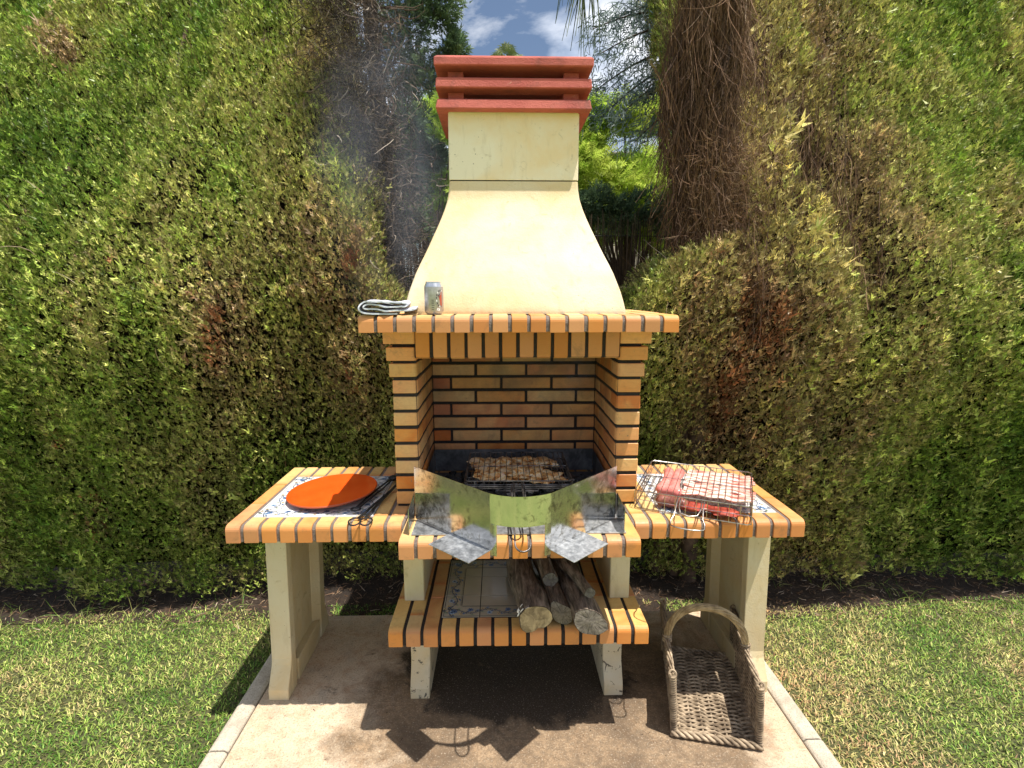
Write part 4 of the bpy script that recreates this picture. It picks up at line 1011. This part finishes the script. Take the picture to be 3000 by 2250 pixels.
# ================================================================== HEDGES
def sprig(seed, n_=4):
    g_ = random.Random(seed); sp = [((0, 0, 0), (g_.uniform(-.1, .1), g_.uniform(-.15, .15), 1), .17, (1, g_.uniform(-1, 1), 0))]
    for i in range(n_):
        t = .05+.66*i/n_; s_ = 1 if i % 2 else -1; L_ = (.55-.22*t)*g_.uniform(.7, 1.25); a = g_.uniform(.25, .75)
        b = (0, 0, t); sp.append((b, (s_*L_*math.sin(a), g_.uniform(-.3, .3), t+L_*math.cos(a)), .17, (math.cos(a), g_.uniform(-1.2, 1.2), -s_*math.sin(a))))
    return tri_template(sp, True)
SPR = [sprig(i) for i in range(6)]
ZP = [-.05, .15, .5, .9, 1.3, 1.6, 2.0, 2.6, 3.4, 3.9]
def prof_y(z, sgn): return np.interp(z, ZP, [2.62, 2.68, 2.67, 2.56, 2.385, 2.38, 2.63, 3.08, 3.60, 3.85])
XB_L = ([-.1, 1.3, 1.45, 1.56, 1.77, 2.12, 2.54, 2.93, 3.6], [-.15, -.20, -.46, -.54, -.64, -.70, -.85, -.95, -1.1])
XB_R = ([-.1, 1.2, 1.50, 1.62, 1.75, 1.82, 1.92, 2.34, 2.95, 3.6], [.15, .30, .56, .60, .70, .86, 1.17, 1.13, 1.10, 1.06])
def hedge_points(N, sgn, depth):
    z = .02+3.78*rng.random(N)**1.06; u = rng.random(N); XB, XV = XB_L if sgn < 0 else XB_R
    xb = np.abs(np.interp(z, XB, XV)); far = 3.75; rc = .16; front = far-xb-rc; arcl = rc*math.pi/2; sidel = .55; tot = front+arcl+sidel
    s = u*tot; x = np.empty(N); y = np.empty(N); nx = np.empty(N); ny = np.empty(N); y0 = prof_y(z, sgn)
    m = s < front; x[m] = (xb+rc+s)[m]; y[m] = 0; nx[m] = 0; ny[m] = -1
    a = (s-front)/rc; m2 = (~m) & (s < front+arcl); x[m2] = (xb+rc-rc*np.sin(a))[m2]; y[m2] = (rc-rc*np.cos(a))[m2]; nx[m2] = -np.sin(a)[m2]; ny[m2] = -np.cos(a)[m2]
    m3 = s >= front+arcl; x[m3] = xb[m3]; y[m3] = (rc+(s-front-arcl))[m3]; nx[m3] = -1; ny[m3] = 0
    y0 = y0+.14*np.clip((1.35-x)/.35, 0, 1)*np.clip((1.9-z)/.4, 0, 1)
    P0 = np.c_[x*sgn, y+y0, z]; nrm = np.c_[nx*sgn, ny, 0*nx]
    # the trimmed face swells and hollows
    bmp = (vnoise(P0*[1, .4, .6], 1.7, 3+sgn)-.5)*.28+(vnoise(P0*[1, .5, .7], 6, 7)-.5)*.12+(vnoise(P0*[1, .5, .22], 9, 12, 3)-.5)*.16+(vnoise(P0*[1, .7, .7], 24, 8, 2)-.5)*.07
    P0 += nrm*bmp[:, None]
    if sgn > 0:      # hollows in the thin part of the right hedge
        hol = np.clip(vnoise(P0*[1, .3, .45], 3.3, 21)-.50, 0, .16)*1.9*np.exp(-((P0[:, 0]-1.5)/.45)**2)*np.clip((P0[:, 2]-1.2), 0, 1); P0 -= nrm*hol[:, None]
    P = P0-nrm*(rng.random(N)**1.2*depth)[:, None]
    return P, nrm, z
def hedge(sgn, label, N):
    root = empty('cypress_hedge', label, 'hedge', (sgn*1.9, 2.75, 0)); O = np.array(root.location)
    P, nrm, z = hedge_points(N, sgn, .17)
    up = np.array([[0, 0, 1.]]); lean = np.c_[np.full(N, .30*sgn), np.zeros(N), np.zeros(N)]; D = norm(nrm*.6+lean+up*rng.uniform(.4, 1.5, N)[:, None]+rng.normal(0, .38, (N, 3)))
    x = P[:, 0]; Q = P*[1, .5, .45]
    n1_ = vnoise(Q, 1.7, 13+sgn, 3); n2_ = vnoise(Q, 6, 17+sgn, 3); n3_ = vnoise(P*[1, 1, .5], 16, 19, 2); n4_ = vnoise(P*[1, .5, .16], 8, 23, 3)
    if sgn < 0:
        tint = .26+(n1_-.5)*.60+(n2_-.5)*.5+.16*np.clip((x+1.9)/1.2, 0, 1)+.13*np.exp(-((z-1.2)/.5)**2)*np.clip((x+2.2), 0, 1)
        tint += .6*(np.clip(n2_-.70, 0, 1)*6 > .25)*(n3_ > .5)
    else:
        olive = .36*np.exp(-((x-1.45)/.55)**2)+.12*np.clip(z-.6, 0, 1)
        tint = .23+olive+(n1_-.5)*.7+(n2_-.5)*.6
        tint += .50*np.exp(-((x-1.12-.05*np.sin(z*5))/.11)**2)*np.exp(-((z-1.3)/.42)**2)
        tint += .22*np.clip(vnoise(P*[1, .4, .22], 7, 33)-.54, 0, 1)*4*np.exp(-((x-1.45)/.55)**2)
    tint = np.clip(tint+(n4_-.5)*.42+rng.normal(0, .12, N), 0, 1); tint = np.where(z > 1.8, np.minimum(tint, .80), tint)
    bright = np.clip(np.exp(rng.normal(-.12, .50, N))*(.55+.9*n3_), .15, 2.6)
    S = rng.uniform(.018, .040, N)*np.where(rng.random(N) < .02, 2.1, 1.)*np.where(sgn > 0, 1+.25*np.exp(-((x-1.4)/.5)**2), 1.); S *= (1+.25*np.clip(np.abs(x)-2.0, 0, 1.5))
    if sgn > 0:      # thin, wispy stretch with long tan sprays and dark gaps
        wi = np.exp(-((x-1.42)/.34)**4)*np.clip((z-1.55)/.5, 0, 1)*(.45+vnoise(P*[1, .4, .3], 6, 51)); kp = rng.random(N) > np.clip(wi*.75, 0, .8)
        S = S*(1+.45*np.clip(wi, 0, 1)); tint = np.clip(tint-.06*np.clip(wi, 0, 1), 0, .62)*np.clip(wi*3, 0, 1)+tint*(1-np.clip(wi*3, 0, 1)); bright = bright*(1+.35*np.clip(wi, 0, 1))
        P, D, S, tint, bright, x, z = P[kp], D[kp], S[kp], tint[kp], bright[kp], x[kp], z[kp]; N = len(P)
    parts = []; ti = []; br = []; roll = rng.uniform(0, math.tau, N); cls = rng.integers(0, len(SPR), N)
    for c_, (TV, TF) in enumerate(SPR):
        m = cls == c_; v, f = scatter(P[m]-O, D[m], S[m], TV, TF, roll[m]); parts.append((v, f)); ti.append(np.repeat(tint[m], len(TV))); br.append(np.repeat(bright[m], len(TV)))
    V, F = join(parts); me = npmesh('foliage', V, F, 'cypress_leaf', {'tint': np.concatenate(ti), 'bright': np.concatenate(br)})
    o = ob('foliage', me, root); o['kind'] = 'stuff'
    # near-black backing sheet: blocks light, stands in for the shade inside the hedge
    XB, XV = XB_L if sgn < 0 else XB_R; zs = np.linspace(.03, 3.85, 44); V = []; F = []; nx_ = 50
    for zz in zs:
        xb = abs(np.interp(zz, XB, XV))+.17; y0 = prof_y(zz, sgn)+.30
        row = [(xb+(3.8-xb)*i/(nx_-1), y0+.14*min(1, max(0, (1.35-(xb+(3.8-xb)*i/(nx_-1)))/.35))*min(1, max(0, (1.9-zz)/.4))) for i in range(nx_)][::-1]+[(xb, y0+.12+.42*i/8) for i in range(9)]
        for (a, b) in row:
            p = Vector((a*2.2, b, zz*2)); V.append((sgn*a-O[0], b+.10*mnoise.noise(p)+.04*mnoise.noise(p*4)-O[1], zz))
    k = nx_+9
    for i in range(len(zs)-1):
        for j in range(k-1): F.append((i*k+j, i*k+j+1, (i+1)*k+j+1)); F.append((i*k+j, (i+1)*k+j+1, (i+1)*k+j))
    ob('dark_backing', npmesh('dark_backing', V, np.array(F), 'hedge_core', smooth=True), root)
    # bare twigs poking through
    n_ = 5200 if sgn > 0 else 2600; P, nrm, z = hedge_points(n_, sgn, .12); x = P[:, 0]
    pr = vnoise(P*[1, .4, .3], 5, 41); w_ = np.exp(-((x-1.35)/.55)**2) if sgn > 0 else .35+.5*np.exp(-((x+.9)/.35)**2)
    m = rng.random(n_) < pr*w_*1.6; P = P[m]; nrm = nrm[m]; n_ = len(P)
    D = nrm*.45+np.array([[0, 0, 1.]])+rng.normal(0, .35, (n_, 3)); V, F, kk = strands(P-O, D, rng.uniform(.04, .20, n_), 5, rng.uniform(.0018, .0042, n_), .55, .1, 8+sgn)
    ob('dry_twigs', npmesh('dry_twigs', V, F, 'dead_twig', {'tint': np.repeat(rng.uniform(.3, 1, n_), kk), 'bright': np.repeat(rng.uniform(.6, 1.4, n_), kk)}), root)['kind'] = 'stuff'
    if sgn > 0:
        n_ = 4200; z2_ = rng.uniform(1.5, 3.3, n_); x2_ = rng.normal(1.45, .26, n_); x2_ = np.clip(x2_, 1.15, 2.1); P = np.c_[x2_, prof_y(z2_, 1)+rng.uniform(.02, .26, n_), z2_]
        D = np.c_[rng.normal(0, .10, n_), rng.normal(.2, .08, n_), np.ones(n_)*np.where(rng.random(n_) < .5, 1, -1)]
        V, F, kk = strands(P-O, D, rng.uniform(.12, .42, n_), 7, rng.uniform(.002, .005, n_), .35, 0, 77, .8)
        ob('hanging_twigs', npmesh('hanging_twigs', V, F, 'dead_twig', {'tint': np.repeat(rng.uniform(.15, .8, n_), kk), 'bright': np.repeat(rng.uniform(.4, 1.2, n_), kk)}), root)['kind'] = 'stuff'
    g = G()
    for i in range(5):
        x_ = sgn*(1.5+i*.48)-O[0]; g.tube([(x_, .30, -.05), (x_+.03, .32, 1.), (x_-.02, .38, 2.2), (x_, .85, 3.2)], [.035, .03, .02, .01], 7)
    ob('stems', g.mesh('stems', 'trunk_bark', smooth=60, fix=False), root)
hedge(-1, 'tall clipped green cypress hedge filling the left side of the photo behind the plate worktop', 195000)
hedge(1, 'tall clipped cypress hedge with dry brown patches filling the right side behind the basket worktop', 190000)

# --- dead brown column of hanging twigs, right of the chimney
def dead_column():
    root = empty('dead_cypress', 'dead brown cypress column of hanging dry twigs between the chimney gap and the right hedge', 'tree', (.98, 2.85, 0)); O = np.array(root.location)
    g = G()
    for k, (dx_, dy_) in enumerate(((0, .05), (-.10, .10), (.11, .12), (.05, -.02))):
        g.tube([(dx_, dy_, -.05), (dx_*.8+.02, dy_, 1.2), (dx_*.7+.01*k, dy_+.02, 2.3), (dx_*.6+.03, dy_, 3.5)], [.05, .045, .035, .02], 8)
    ob('trunk', g.mesh('trunk', 'trunk_bark', smooth=60), root)
    N = 13500; z = rng.uniform(1.55, 3.65, N); a = rng.uniform(0, math.tau, N)
    cx = np.interp(z, [1.5, 1.85, 2.13, 2.45, 2.75, 3.0, 3.5], [1.10, 1.06, 1.01, .96, .96, 1.01, 1.03]); rx = np.interp(z, [1.5, 1.85, 2.13, 2.45, 2.75, 3.0, 3.5], [.16, .19, .19, .20, .21, .17, .15])
    rad = np.sqrt(rng.random(N)); P = np.c_[cx+rx*rad*np.cos(a), 2.88+.17*rad*np.sin(a), z]
    D = np.c_[rng.normal(0, .10, N), rng.normal(0, .10, N)-.05, -np.ones(N)*np.where(rng.random(N) < .62, 1, -1)]
    V, F, kk = strands(P-O, D, rng.uniform(.10, .42, N), 8, rng.uniform(.0022, .0055, N), .34, 0, 21, .8)
    tn = np.clip(.42+(vnoise(P*[1, 1, .3], 9, 2)-.5)*1.1+rng.normal(0, .12, N), 0, 1)
    ob('hanging_twigs', npmesh('hanging_twigs', V, F, 'dead_twig', {'tint': np.repeat(tn, kk), 'bright': np.repeat(rng.uniform(.5, 1.35, N), kk)}), root)['kind'] = 'stuff'
    N = 5200; z = rng.uniform(1.5, 2.35, N); P = np.c_[rng.normal(1.10, .12, N), 2.74+.06*rng.normal(size=N), z]; D = rng.normal(0, 1, (N, 3))+[0, 0, .3]
    V, F, kk = strands(P-O, D, rng.uniform(.03, .11, N), 5, .0024, 1.3, 0, 22, .9)
    ob('curled_twigs', npmesh('curled_twigs', V, F, 'dead_twig', {'tint': np.repeat(rng.uniform(.35, .9, N), kk), 'bright': np.repeat(rng.uniform(.5, 1.4, N), kk)}), root)['kind'] = 'stuff'
dead_column()

# --- half-dead grey conifer left of the chimney
def needle_cloud(root, centres, radii, N, mat, tm, size, seed, droop=.0, tmpl=None):
    O = np.array(root.location); g_ = np.random.default_rng(seed); c_ = g_.integers(0, len(centres), N); C = np.array(centres)[c_]; Rr = np.array(radii)[c_]
    if Rr.ndim == 1: Rr = Rr[:, None]*np.ones((1, 3))
    d = norm(g_.normal(size=(N, 3))); r_ = g_.random(N)**.5; P = C+d*Rr*r_[:, None]
    n_ = vnoise(P, 6, seed); k = n_ > .40; P = P[k]; d = d[k]; N = len(P)
    D = norm(d+np.c_[g_.normal(0, .4, N), g_.normal(0, .4, N), g_.normal(.3-droop, .35, N)])
    tint = np.clip(tm+(vnoise(P, 4, seed+1)-.5)*.9+g_.normal(0, .12, N), 0, 1); br = np.clip(g_.normal(1, .25, N), .4, 1.8); S = g_.uniform(size*.6, size*1.3, N)
    parts = []; ti = []; b2 = []; cls = g_.integers(0, 6, N); T = tmpl or SPR
    for q in range(len(T)):
        m = cls % len(T) == q; TV, TF = T[q]; parts.append(scatter(P[m]-O, D[m], S[m], TV, TF, g_.uniform(0, 6, m.sum()))); ti.append(np.repeat(tint[m], len(TV))); b2.append(np.repeat(br[m], len(TV)))
    V, F = join(parts); o = ob('crown', npmesh('crown', V, F, mat, {'tint': np.concatenate(ti), 'bright': np.concatenate(b2)}), root); o['kind'] = 'stuff'; return o
def left_conifer():
    root = empty('half_dead_conifer', 'dark half-dead conifer with bare grey twigs between left hedge and chimney', 'tree', (-.66, 3.15, 0)); O = np.array(root.location); g = G()
    g.tube([(-.02, .1, -.05), (.0, .1, 1.4), (-.06, .08, 2.2), (-.10, .05, 3.0), (-.14, .05, 4.0)], [.07, .06, .05, .04, .03], 9)
    ob('trunk', g.mesh('trunk', 'trunk_bark', smooth=60), root)
    g = G()
    for i in range(46):
        z = rnd.uniform(1.5, 3.4); s_ = rnd.choice((-1, 1, 1)); p = Vector((-.05, .05, z)); pts = [p.copy()]; d = Vector((s_*rnd.uniform(.5, 1), rnd.uniform(-.8, .3), rnd.uniform(-.5, .7))).normalized()
        for k in range(6): d = (d+Vector((rnd.gauss(0, .35), rnd.gauss(0, .3), rnd.gauss(0, .35)))).normalized(); p = p+d*rnd.uniform(.03, .06); pts.append(p.copy())
        g.tube(pts, [.007-.0009*k for k in range(7)], 5)
    ob('branches', g.mesh('branches', 'trunk_bark', smooth=60, fix=False), root)
    N = 15000; z = rng.uniform(1.42, 3.6, N); cx = np.interp(z, [1.4, 2.0, 2.6, 3.4], [-.56, -.66, -.76, -.86]); P = np.c_[cx+rng.normal(0, .115, N)-.03, 3.05+rng.normal(0, .12, N), z]
    D = rng.normal(0, 1, (N, 3))+[0, -.3, rng.choice([-1, 1])*.4]; V, F, kk = strands(P-O, D, rng.uniform(.04, .19, N), 7, rng.uniform(.0022, .0055, N), 1.2, .1, 31, .9)
    ob('dry_twigs', npmesh('dry_twigs', V, F, 'grey_twig', {'tint': np.repeat(rng.random(N)**1.3, kk), 'bright': np.repeat(rng.uniform(.5, 1.4, N), kk)}), root)['kind'] = 'stuff'
    cs = [(-.55, 3.35, 3.12), (-.42, 3.35, 3.25), (-.66, 3.3, 2.9), (-.52, 3.4, 2.82), (-.60, 3.35, 2.6), (-.74, 3.3, 3.35), (-.36, 3.4, 3.02), (-.50, 3.5, 2.45), (-.62, 3.45, 2.28), (-.50, 3.3, 3.45), (-.72, 3.3, 2.45), (-.6, 3.4, 2.05)]
    rs = [(.20, .15, .16), (.15, .12, .13), (.18, .15, .16), (.15, .12, .12), (.15, .12, .13), (.2, .15, .16), (.10, .1, .10), (.10, .1, .08), (.13, .1, .12), (.2, .15, .16), (.14, .1, .16), (.10, .1, .12)]
    needle_cloud(root, cs, rs, 11000, 'dark_leaf', .55, .055, 5)
left_conifer()

# --- drooping blue-grey conifer branches right
def right_conifer():
    root = empty('blue_grey_conifer', 'blue-grey conifer with drooping needle branches above the garden right of the chimney', 'tree', (1.75, 4.3, 0)); O = np.array(root.location)
    g = G(); g.tube([(.05, 0, -.05), (0, 0, 1.5), (-.08, 0, 2.8), (-.15, 0, 4.6)], [.09, .08, .06, .03], 9); ob('trunk', g.mesh('trunk', 'trunk_bark', smooth=60), root)
    br = []; g = G()
    for (zx, zz, ex, ez) in ((1.6, 3.55, .62, 3.50), (1.6, 3.5, .66, 3.28), (1.6, 3.4, .64, 3.08), (1.6, 3.35, .72, 2.94), (1.6, 3.25, .80, 2.86), (1.6, 3.6, .75, 3.62), (1.6, 3.0, .95, 2.72), (1.6, 3.75, .90, 3.80), (1.6, 3.2, 1.0, 3.02)):
        y0 = 4.2+rnd.uniform(-.2, .2); pts = [Vector((zx, 4.3, zz))+(Vector((ex, y0, ez))-Vector((zx, 4.3, zz)))*t+Vector((0, 0, .12*math.sin(math.pi*t))) for t in [i/10 for i in range(11)]]
        g.tube([p-Vector(O) for p in pts], [.016*(1-.8*i/10) for i in range(11)], 6); br += pts[2:]
    ob('branches', g.mesh('branches', 'trunk_bark', smooth=60, fix=False), root)
    N = 7500; i_ = rng.integers(0, len(br), N); P = np.array([tuple(p) for p in br])[i_]+rng.normal(0, .055, (N, 3)); D = np.c_[rng.normal(-.5, .6, N), rng.normal(0, .5, N), rng.normal(-.35, .6, N)]
    V, F, kk = strands(P-O, D, rng.uniform(.03, .09, N), 2, .0085, .4, .5, 51)
    ob('needles', npmesh('needles', V, F, 'blue_leaf', {'tint': np.repeat(rng.uniform(0, .9, N), kk), 'bright': np.repeat(rng.uniform(.6, 1.4, N), kk)}), root)['kind'] = 'stuff'
right_conifer()

# --- near palm out of frame above: only hanging leaf tips enter the picture
def fronds():
    root = empty('overhanging_palm', 'palm whose long drooping leaf tips hang into the sky above the chimney', 'palm tree', (1.50, 4.0, 0)); O = np.array(root.location)
    g = G(); g.tube([(0, 0, -.05), (.02, 0, 2), (0, 0, 4), (.02, 0, 5.2)], [.13, .12, .12, .14], 12); ob('trunk', g.mesh('trunk', 'palm_bark', smooth=60), root)
    g = G(); ends = [(.50, 3.55, 3.62), (.40, 3.5, 3.72), (-.30, 3.5, 3.78), (.1, 3.5, 3.80), (-.02, 3.6, 3.9), (.9, 3.5, 4.2), (1.6, 3.4, 4.1), (1.9, 4.4, 4.3), (.6, 4.8, 4.2)]; rt = []; tw_ = []
    for k, e_ in enumerate(ends):
        s0 = Vector((1.50, 4.0, 5.2)); e2 = Vector(e_); pts = [s0.lerp(e2, i/12)+Vector((0, 0, .55*math.sin(math.pi*i/12))) for i in range(13)]
        g.tube([p-Vector(O) for p in pts], [.02*(1-.8*i/12) for i in range(13)], 6)
        for i in range(3, 13):
            for q in range(9 if k < 2 else 5): rt.append(tuple(pts[i]+Vector((rnd.gauss(0, .03), rnd.gauss(0, .03), 0)))); tw_.append(i/12*(1 if k < 2 else .62))
    for q in range(26): rt.append((rnd.gauss(.47, .035), 3.5, 3.62)); tw_.append(1.1)
    ob('leaf_ribs', g.mesh('leaf_ribs', 'palm_bark', smooth=60, fix=False), root)
    rt = np.array(rt); tw_ = np.array(tw_); N = len(rt); D = np.c_[rng.normal(-.08, .16, N), rng.normal(0, .15, N), -np.ones(N)]
    V, F, kk = strands(rt-O, D, .52*tw_*rng.uniform(.6, 1.1, N), 6, .012, .10, .4, 61)
    ob('leaflets', npmesh('leaflets', V, F, 'palm_leaf', {'tint': np.repeat(rng.uniform(0, .8, N), kk), 'bright': np.repeat(rng.uniform(.5, 1.2, N), kk)}), root)['kind'] = 'stuff'
fronds()

# --- brushwood screen
fe = empty('reed_fence', 'dark brushwood screen fence across the gap behind the chimney hood', 'fence', (.1, 4.0, 0))
g = G()
for z in (.4, 1.0, 1.6, 2.02): g.tube([(-1.9, .0, z), (0, .0, z+.006), (1.9, 0, z)], .003, 5)
ob('wires', g.mesh('wires', 'black_iron', fix=False), fe)
N = 950; x = np.sort(rng.uniform(-1.9, 1.9, N)); P = np.c_[x, rng.normal(0, .018, N), np.full(N, -.05)]; D = np.c_[rng.normal(0, .012, N), rng.normal(0, .008, N), np.ones(N)]
V, F, kk = strands(P, D, rng.uniform(2.0, 2.28, N), 5, .014, .012, 0, 71)
ob('reeds', npmesh('reeds', V, F, 'reed', {'tint': np.repeat(rng.uniform(0, 1, N), kk), 'bright': np.repeat(rng.uniform(.5, 1.4, N), kk)}), fe)['kind'] = 'stuff'

# --- feathery bright green trees behind the fence
def pinnate(seed):
    g_ = random.Random(seed); sp = [((0, 0, 0), (0, 0, 1), .03, (1, 0, 0))]
    for i in range(7):
        t = .12+.8*i/7; L_ = .30*(1-.45*abs(t-.45))
        for s_ in (-1, 1): sp.append(((0, 0, t), (s_*L_*.9, g_.uniform(-.08, .12), t+L_*.45), .085, (0, .25, 1)))
    return tri_template(sp)
PIN = [pinnate(i) for i in range(3)]
def feather_tree(label, loc, cs, rs, N, tm, seed, mat='bright_leaf', size=.16):
    root = empty('feathery_tree', label, 'tree', loc); g = G(); lx, ly = loc[0], loc[1]
    g.tube([(0, 0, -.05), (.03, 0, .9), (0, .02, 1.5), (.05, 0, 2.4)], [.07, .06, .05, .02], 9)
    ob('trunk', g.mesh('trunk', 'trunk_bark', smooth=60), root); g = G()
    for c_ in cs:
        e_ = Vector(c_)-Vector((lx, ly, 0)); s0 = Vector((.02, 0, rnd.uniform(1., 1.7))); g.tube([s0, s0.lerp(e_, .5)+Vector((0, 0, -.08)), e_, e_+(e_-s0)*.18], [.02, .013, .007, .003], 6)
    ob('branches', g.mesh('branches', 'trunk_bark', smooth=60, fix=False), root)
    needle_cloud(root, cs, rs, N, mat, tm, size, seed, .45, PIN)
cs = []; 
for i in range(34): cs.append((rnd.uniform(.62, 2.5), rnd.uniform(5.3, 6.3), 0)); cs[-1] = (cs[-1][0], cs[-1][1], rnd.uniform(2.2, 3.05+.22*math.sin(cs[-1][0]*4)))
cs += [(.88, 5.4, 3.30), (1.15, 5.4, 3.30), (1.45, 5.6, 3.35), (.78, 5.4, 3.05)]
feather_tree('bright yellow-green feathery tree behind the fence right of the chimney', (1.3, 5.8, 0), cs, [(.32, .25, .21)]*34+[(.10, .1, .09)]*4, 15000, .72, 81, size=.16)
cs = [(rnd.uniform(-1.3, -.42), rnd.uniform(5.2, 5.9), rnd.uniform(2.3, 3.3)) for i in range(17)]
feather_tree('bright green feathery tree glimpsed through the gap left of the chimney', (-.85, 5.5, 0), cs, [(.19, .16, .16)]*17, 3800, .6, 83, size=.15)
# darker shrub along the top of the fence
rt = empty('dark_shrub', 'dark green fine-leaved shrub growing over the brushwood fence right of the hood', 'shrub', (1.0, 4.35, 0))
g = G()
for i in range(9): x_ = rnd.uniform(-.7, .7); g.tube([(x_*.3, 0, -.05), (x_*.7, .03, 1.2), (x_, 0, 2.1)], [.02, .015, .006], 6)
ob('stems', g.mesh('stems', 'trunk_bark', smooth=60), rt)
needle_cloud(rt, [(1.0+.16*i, 4.32+.05*math.sin(i), 2.24+.07*math.sin(i*2.3)) for i in range(-4, 6)], [(.15, .12, .13)]*10, 5200, 'dark_leaf', .62, .07, 85)

# --- distant fan palm
def fan_palm():
    root = empty('fan_palm', 'distant fan palm whose crown rises just above the red chimney cap', 'palm tree', (.13, 14, 0))
    g = G(); g.tube([(0, 0, -.05), (.08, 0, 3), (.0, 0, 7.0)], [.20, .16, .17], 12); ob('trunk', g.mesh('trunk', 'palm_bark', smooth=60), root)
    V = []; F = []; ti = []
    for k in range(34):
        az = rnd.uniform(0, math.tau); el = rnd.uniform(-.35, 1.45); d = Vector((math.cos(az)*math.cos(el), math.sin(az)*math.cos(el), math.sin(el))); L_ = rnd.uniform(.35, .62); b = Vector((0, 0, 7.05)); t = b+d*L_*.55
        s_ = d.cross(Vector((0, 0, 1))); s_ = (s_ if s_.length > .1 else Vector((1, 0, 0))).normalized(); u = s_.cross(d).normalized(); tc_ = rnd.uniform(.2, .9)
        o = len(V); V += [b-s_*.008, b+s_*.008, t+s_*.006, t-s_*.006]; F += [(o, o+1, o+2), (o, o+2, o+3)]; ti += [tc_]*4
        for q in range(17):
            a = -1.35+2.7*q/16; dd = (d*math.cos(a)+s_*math.sin(a)).normalized(); L2_ = rnd.uniform(.26, .36); m_ = t+dd*L2_*.6+u*.02; tip = t+dd*L2_+Vector((0, 0, -.09-.05*rnd.random())); w = s_*math.cos(a)*.013-d*math.sin(a)*.013
            o = len(V); V += [t, m_+w, m_-w, tip]; F += [(o, o+1, o+2), (o+1, o+3, o+2)]; ti += [tc_+rnd.uniform(-.2, .2)]*4
    ob('fronds', npmesh('fronds', V, np.array(F), 'palm_leaf', {'tint': np.clip(ti, 0, 1), 'bright': np.full(len(V), 1.2)}), root)
fan_palm()

# --- pale house far right of the gap
hs = empty('house', 'pale sand-coloured house with a rooftop railing seen through the leaves right of the chimney', 'house', (4.2, 12.5, 0))
g = G(); g.box(-1.7, 3, 0, 5, -.05, 4.75); ob('wall', g.mesh('wall', 'house_wall', bevel=.02), hs)
g = G(); g.prism([(-1.0, 4.753), (3.2, 4.753), (3.2, 5.35), (.1, 5.30)], .4, 4.6, 'y'); ob('roof', g.mesh('roof', 'house_wall'), hs)
g = G(); g.box(-1.75, 3.05, -.05, 5.05, 4.7005, 4.7495); 
ob('cornice', g.mesh('cornice', 'house_shade', bevel=.01), hs)
g = G()
for i in range(15): x_ = -1.68+i*.05; g.tube([(x_, .02, 4.75), (x_, .02, 5.12)], .009, 5)
g.tube([(-1.70, .02, 5.12), (-.95, .02, 5.12)], .012, 5); ob('railing', g.mesh('railing', 'rail_white', fix=False), hs)
for x_ in (-.9, .6):
    g = G(); g.box(x_, x_+.7, -.03, .01, 2.6, 3.7); f_ = ob('window', g.mesh('window', 'house_shade', bevel=.01), hs)

# ================================================================== SMOKE
s = NT('smoke'); s.t.nodes.remove(s.b); g_ = s.n('ShaderNodeNewGeometry').outputs['Position']; gen = s.n('ShaderNodeTexCoord').outputs['Object']
mpn = s.n('ShaderNodeMapping'); mpn.inputs['Scale'].default_value = (1, 1, .45); mpn.inputs['Rotation'].default_value = (0, .5, 0); s.l(g_, mpn.inputs[0])
nz = s.noise(mpn.outputs[0], 4.2, 3, .5, 1.2)
ln = s.n('ShaderNodeVectorMath', operation='LENGTH'); s.l(gen, ln.inputs[0])
fall = s.ramp(ln.outputs['Value'], [(.25, 1.), (1., 0.)]); den = s.math('MULTIPLY', s.math('MULTIPLY', s.ramp(nz, [(.42, 0.), (.66, 1.)]), fall), .95)
pv = s.n('ShaderNodeVolumePrincipled'); pv.inputs['Color'].default_value = (.80, .88, 1., 1); pv.inputs['Anisotropy'].default_value = .2; s.l(den, pv.inputs['Density']); s.l(pv.outputs[0], s.out.inputs['Volume'])
for c_, r_, lb in (((-.60, 2.62, 2.15), (.40, .22, .85), 'thin bluish smoke drifting through the gap left of the chimney'),
                   ((.16, 1.90, 1.36), (.34, .10, .17), 'wisp of smoke curling out under the front edge of the brick mantel'),
                   ):
    bm = bmesh.new(); bmesh.ops.create_icosphere(bm, subdivisions=3, radius=1); me = bpy.data.meshes.new('smoke'); bm.to_mesh(me); bm.free(); me.materials.append(M('smoke'))
    o = ob('smoke', me); o.location = c_; o.scale = r_; tag(o, lb, 'smoke', kind='stuff')
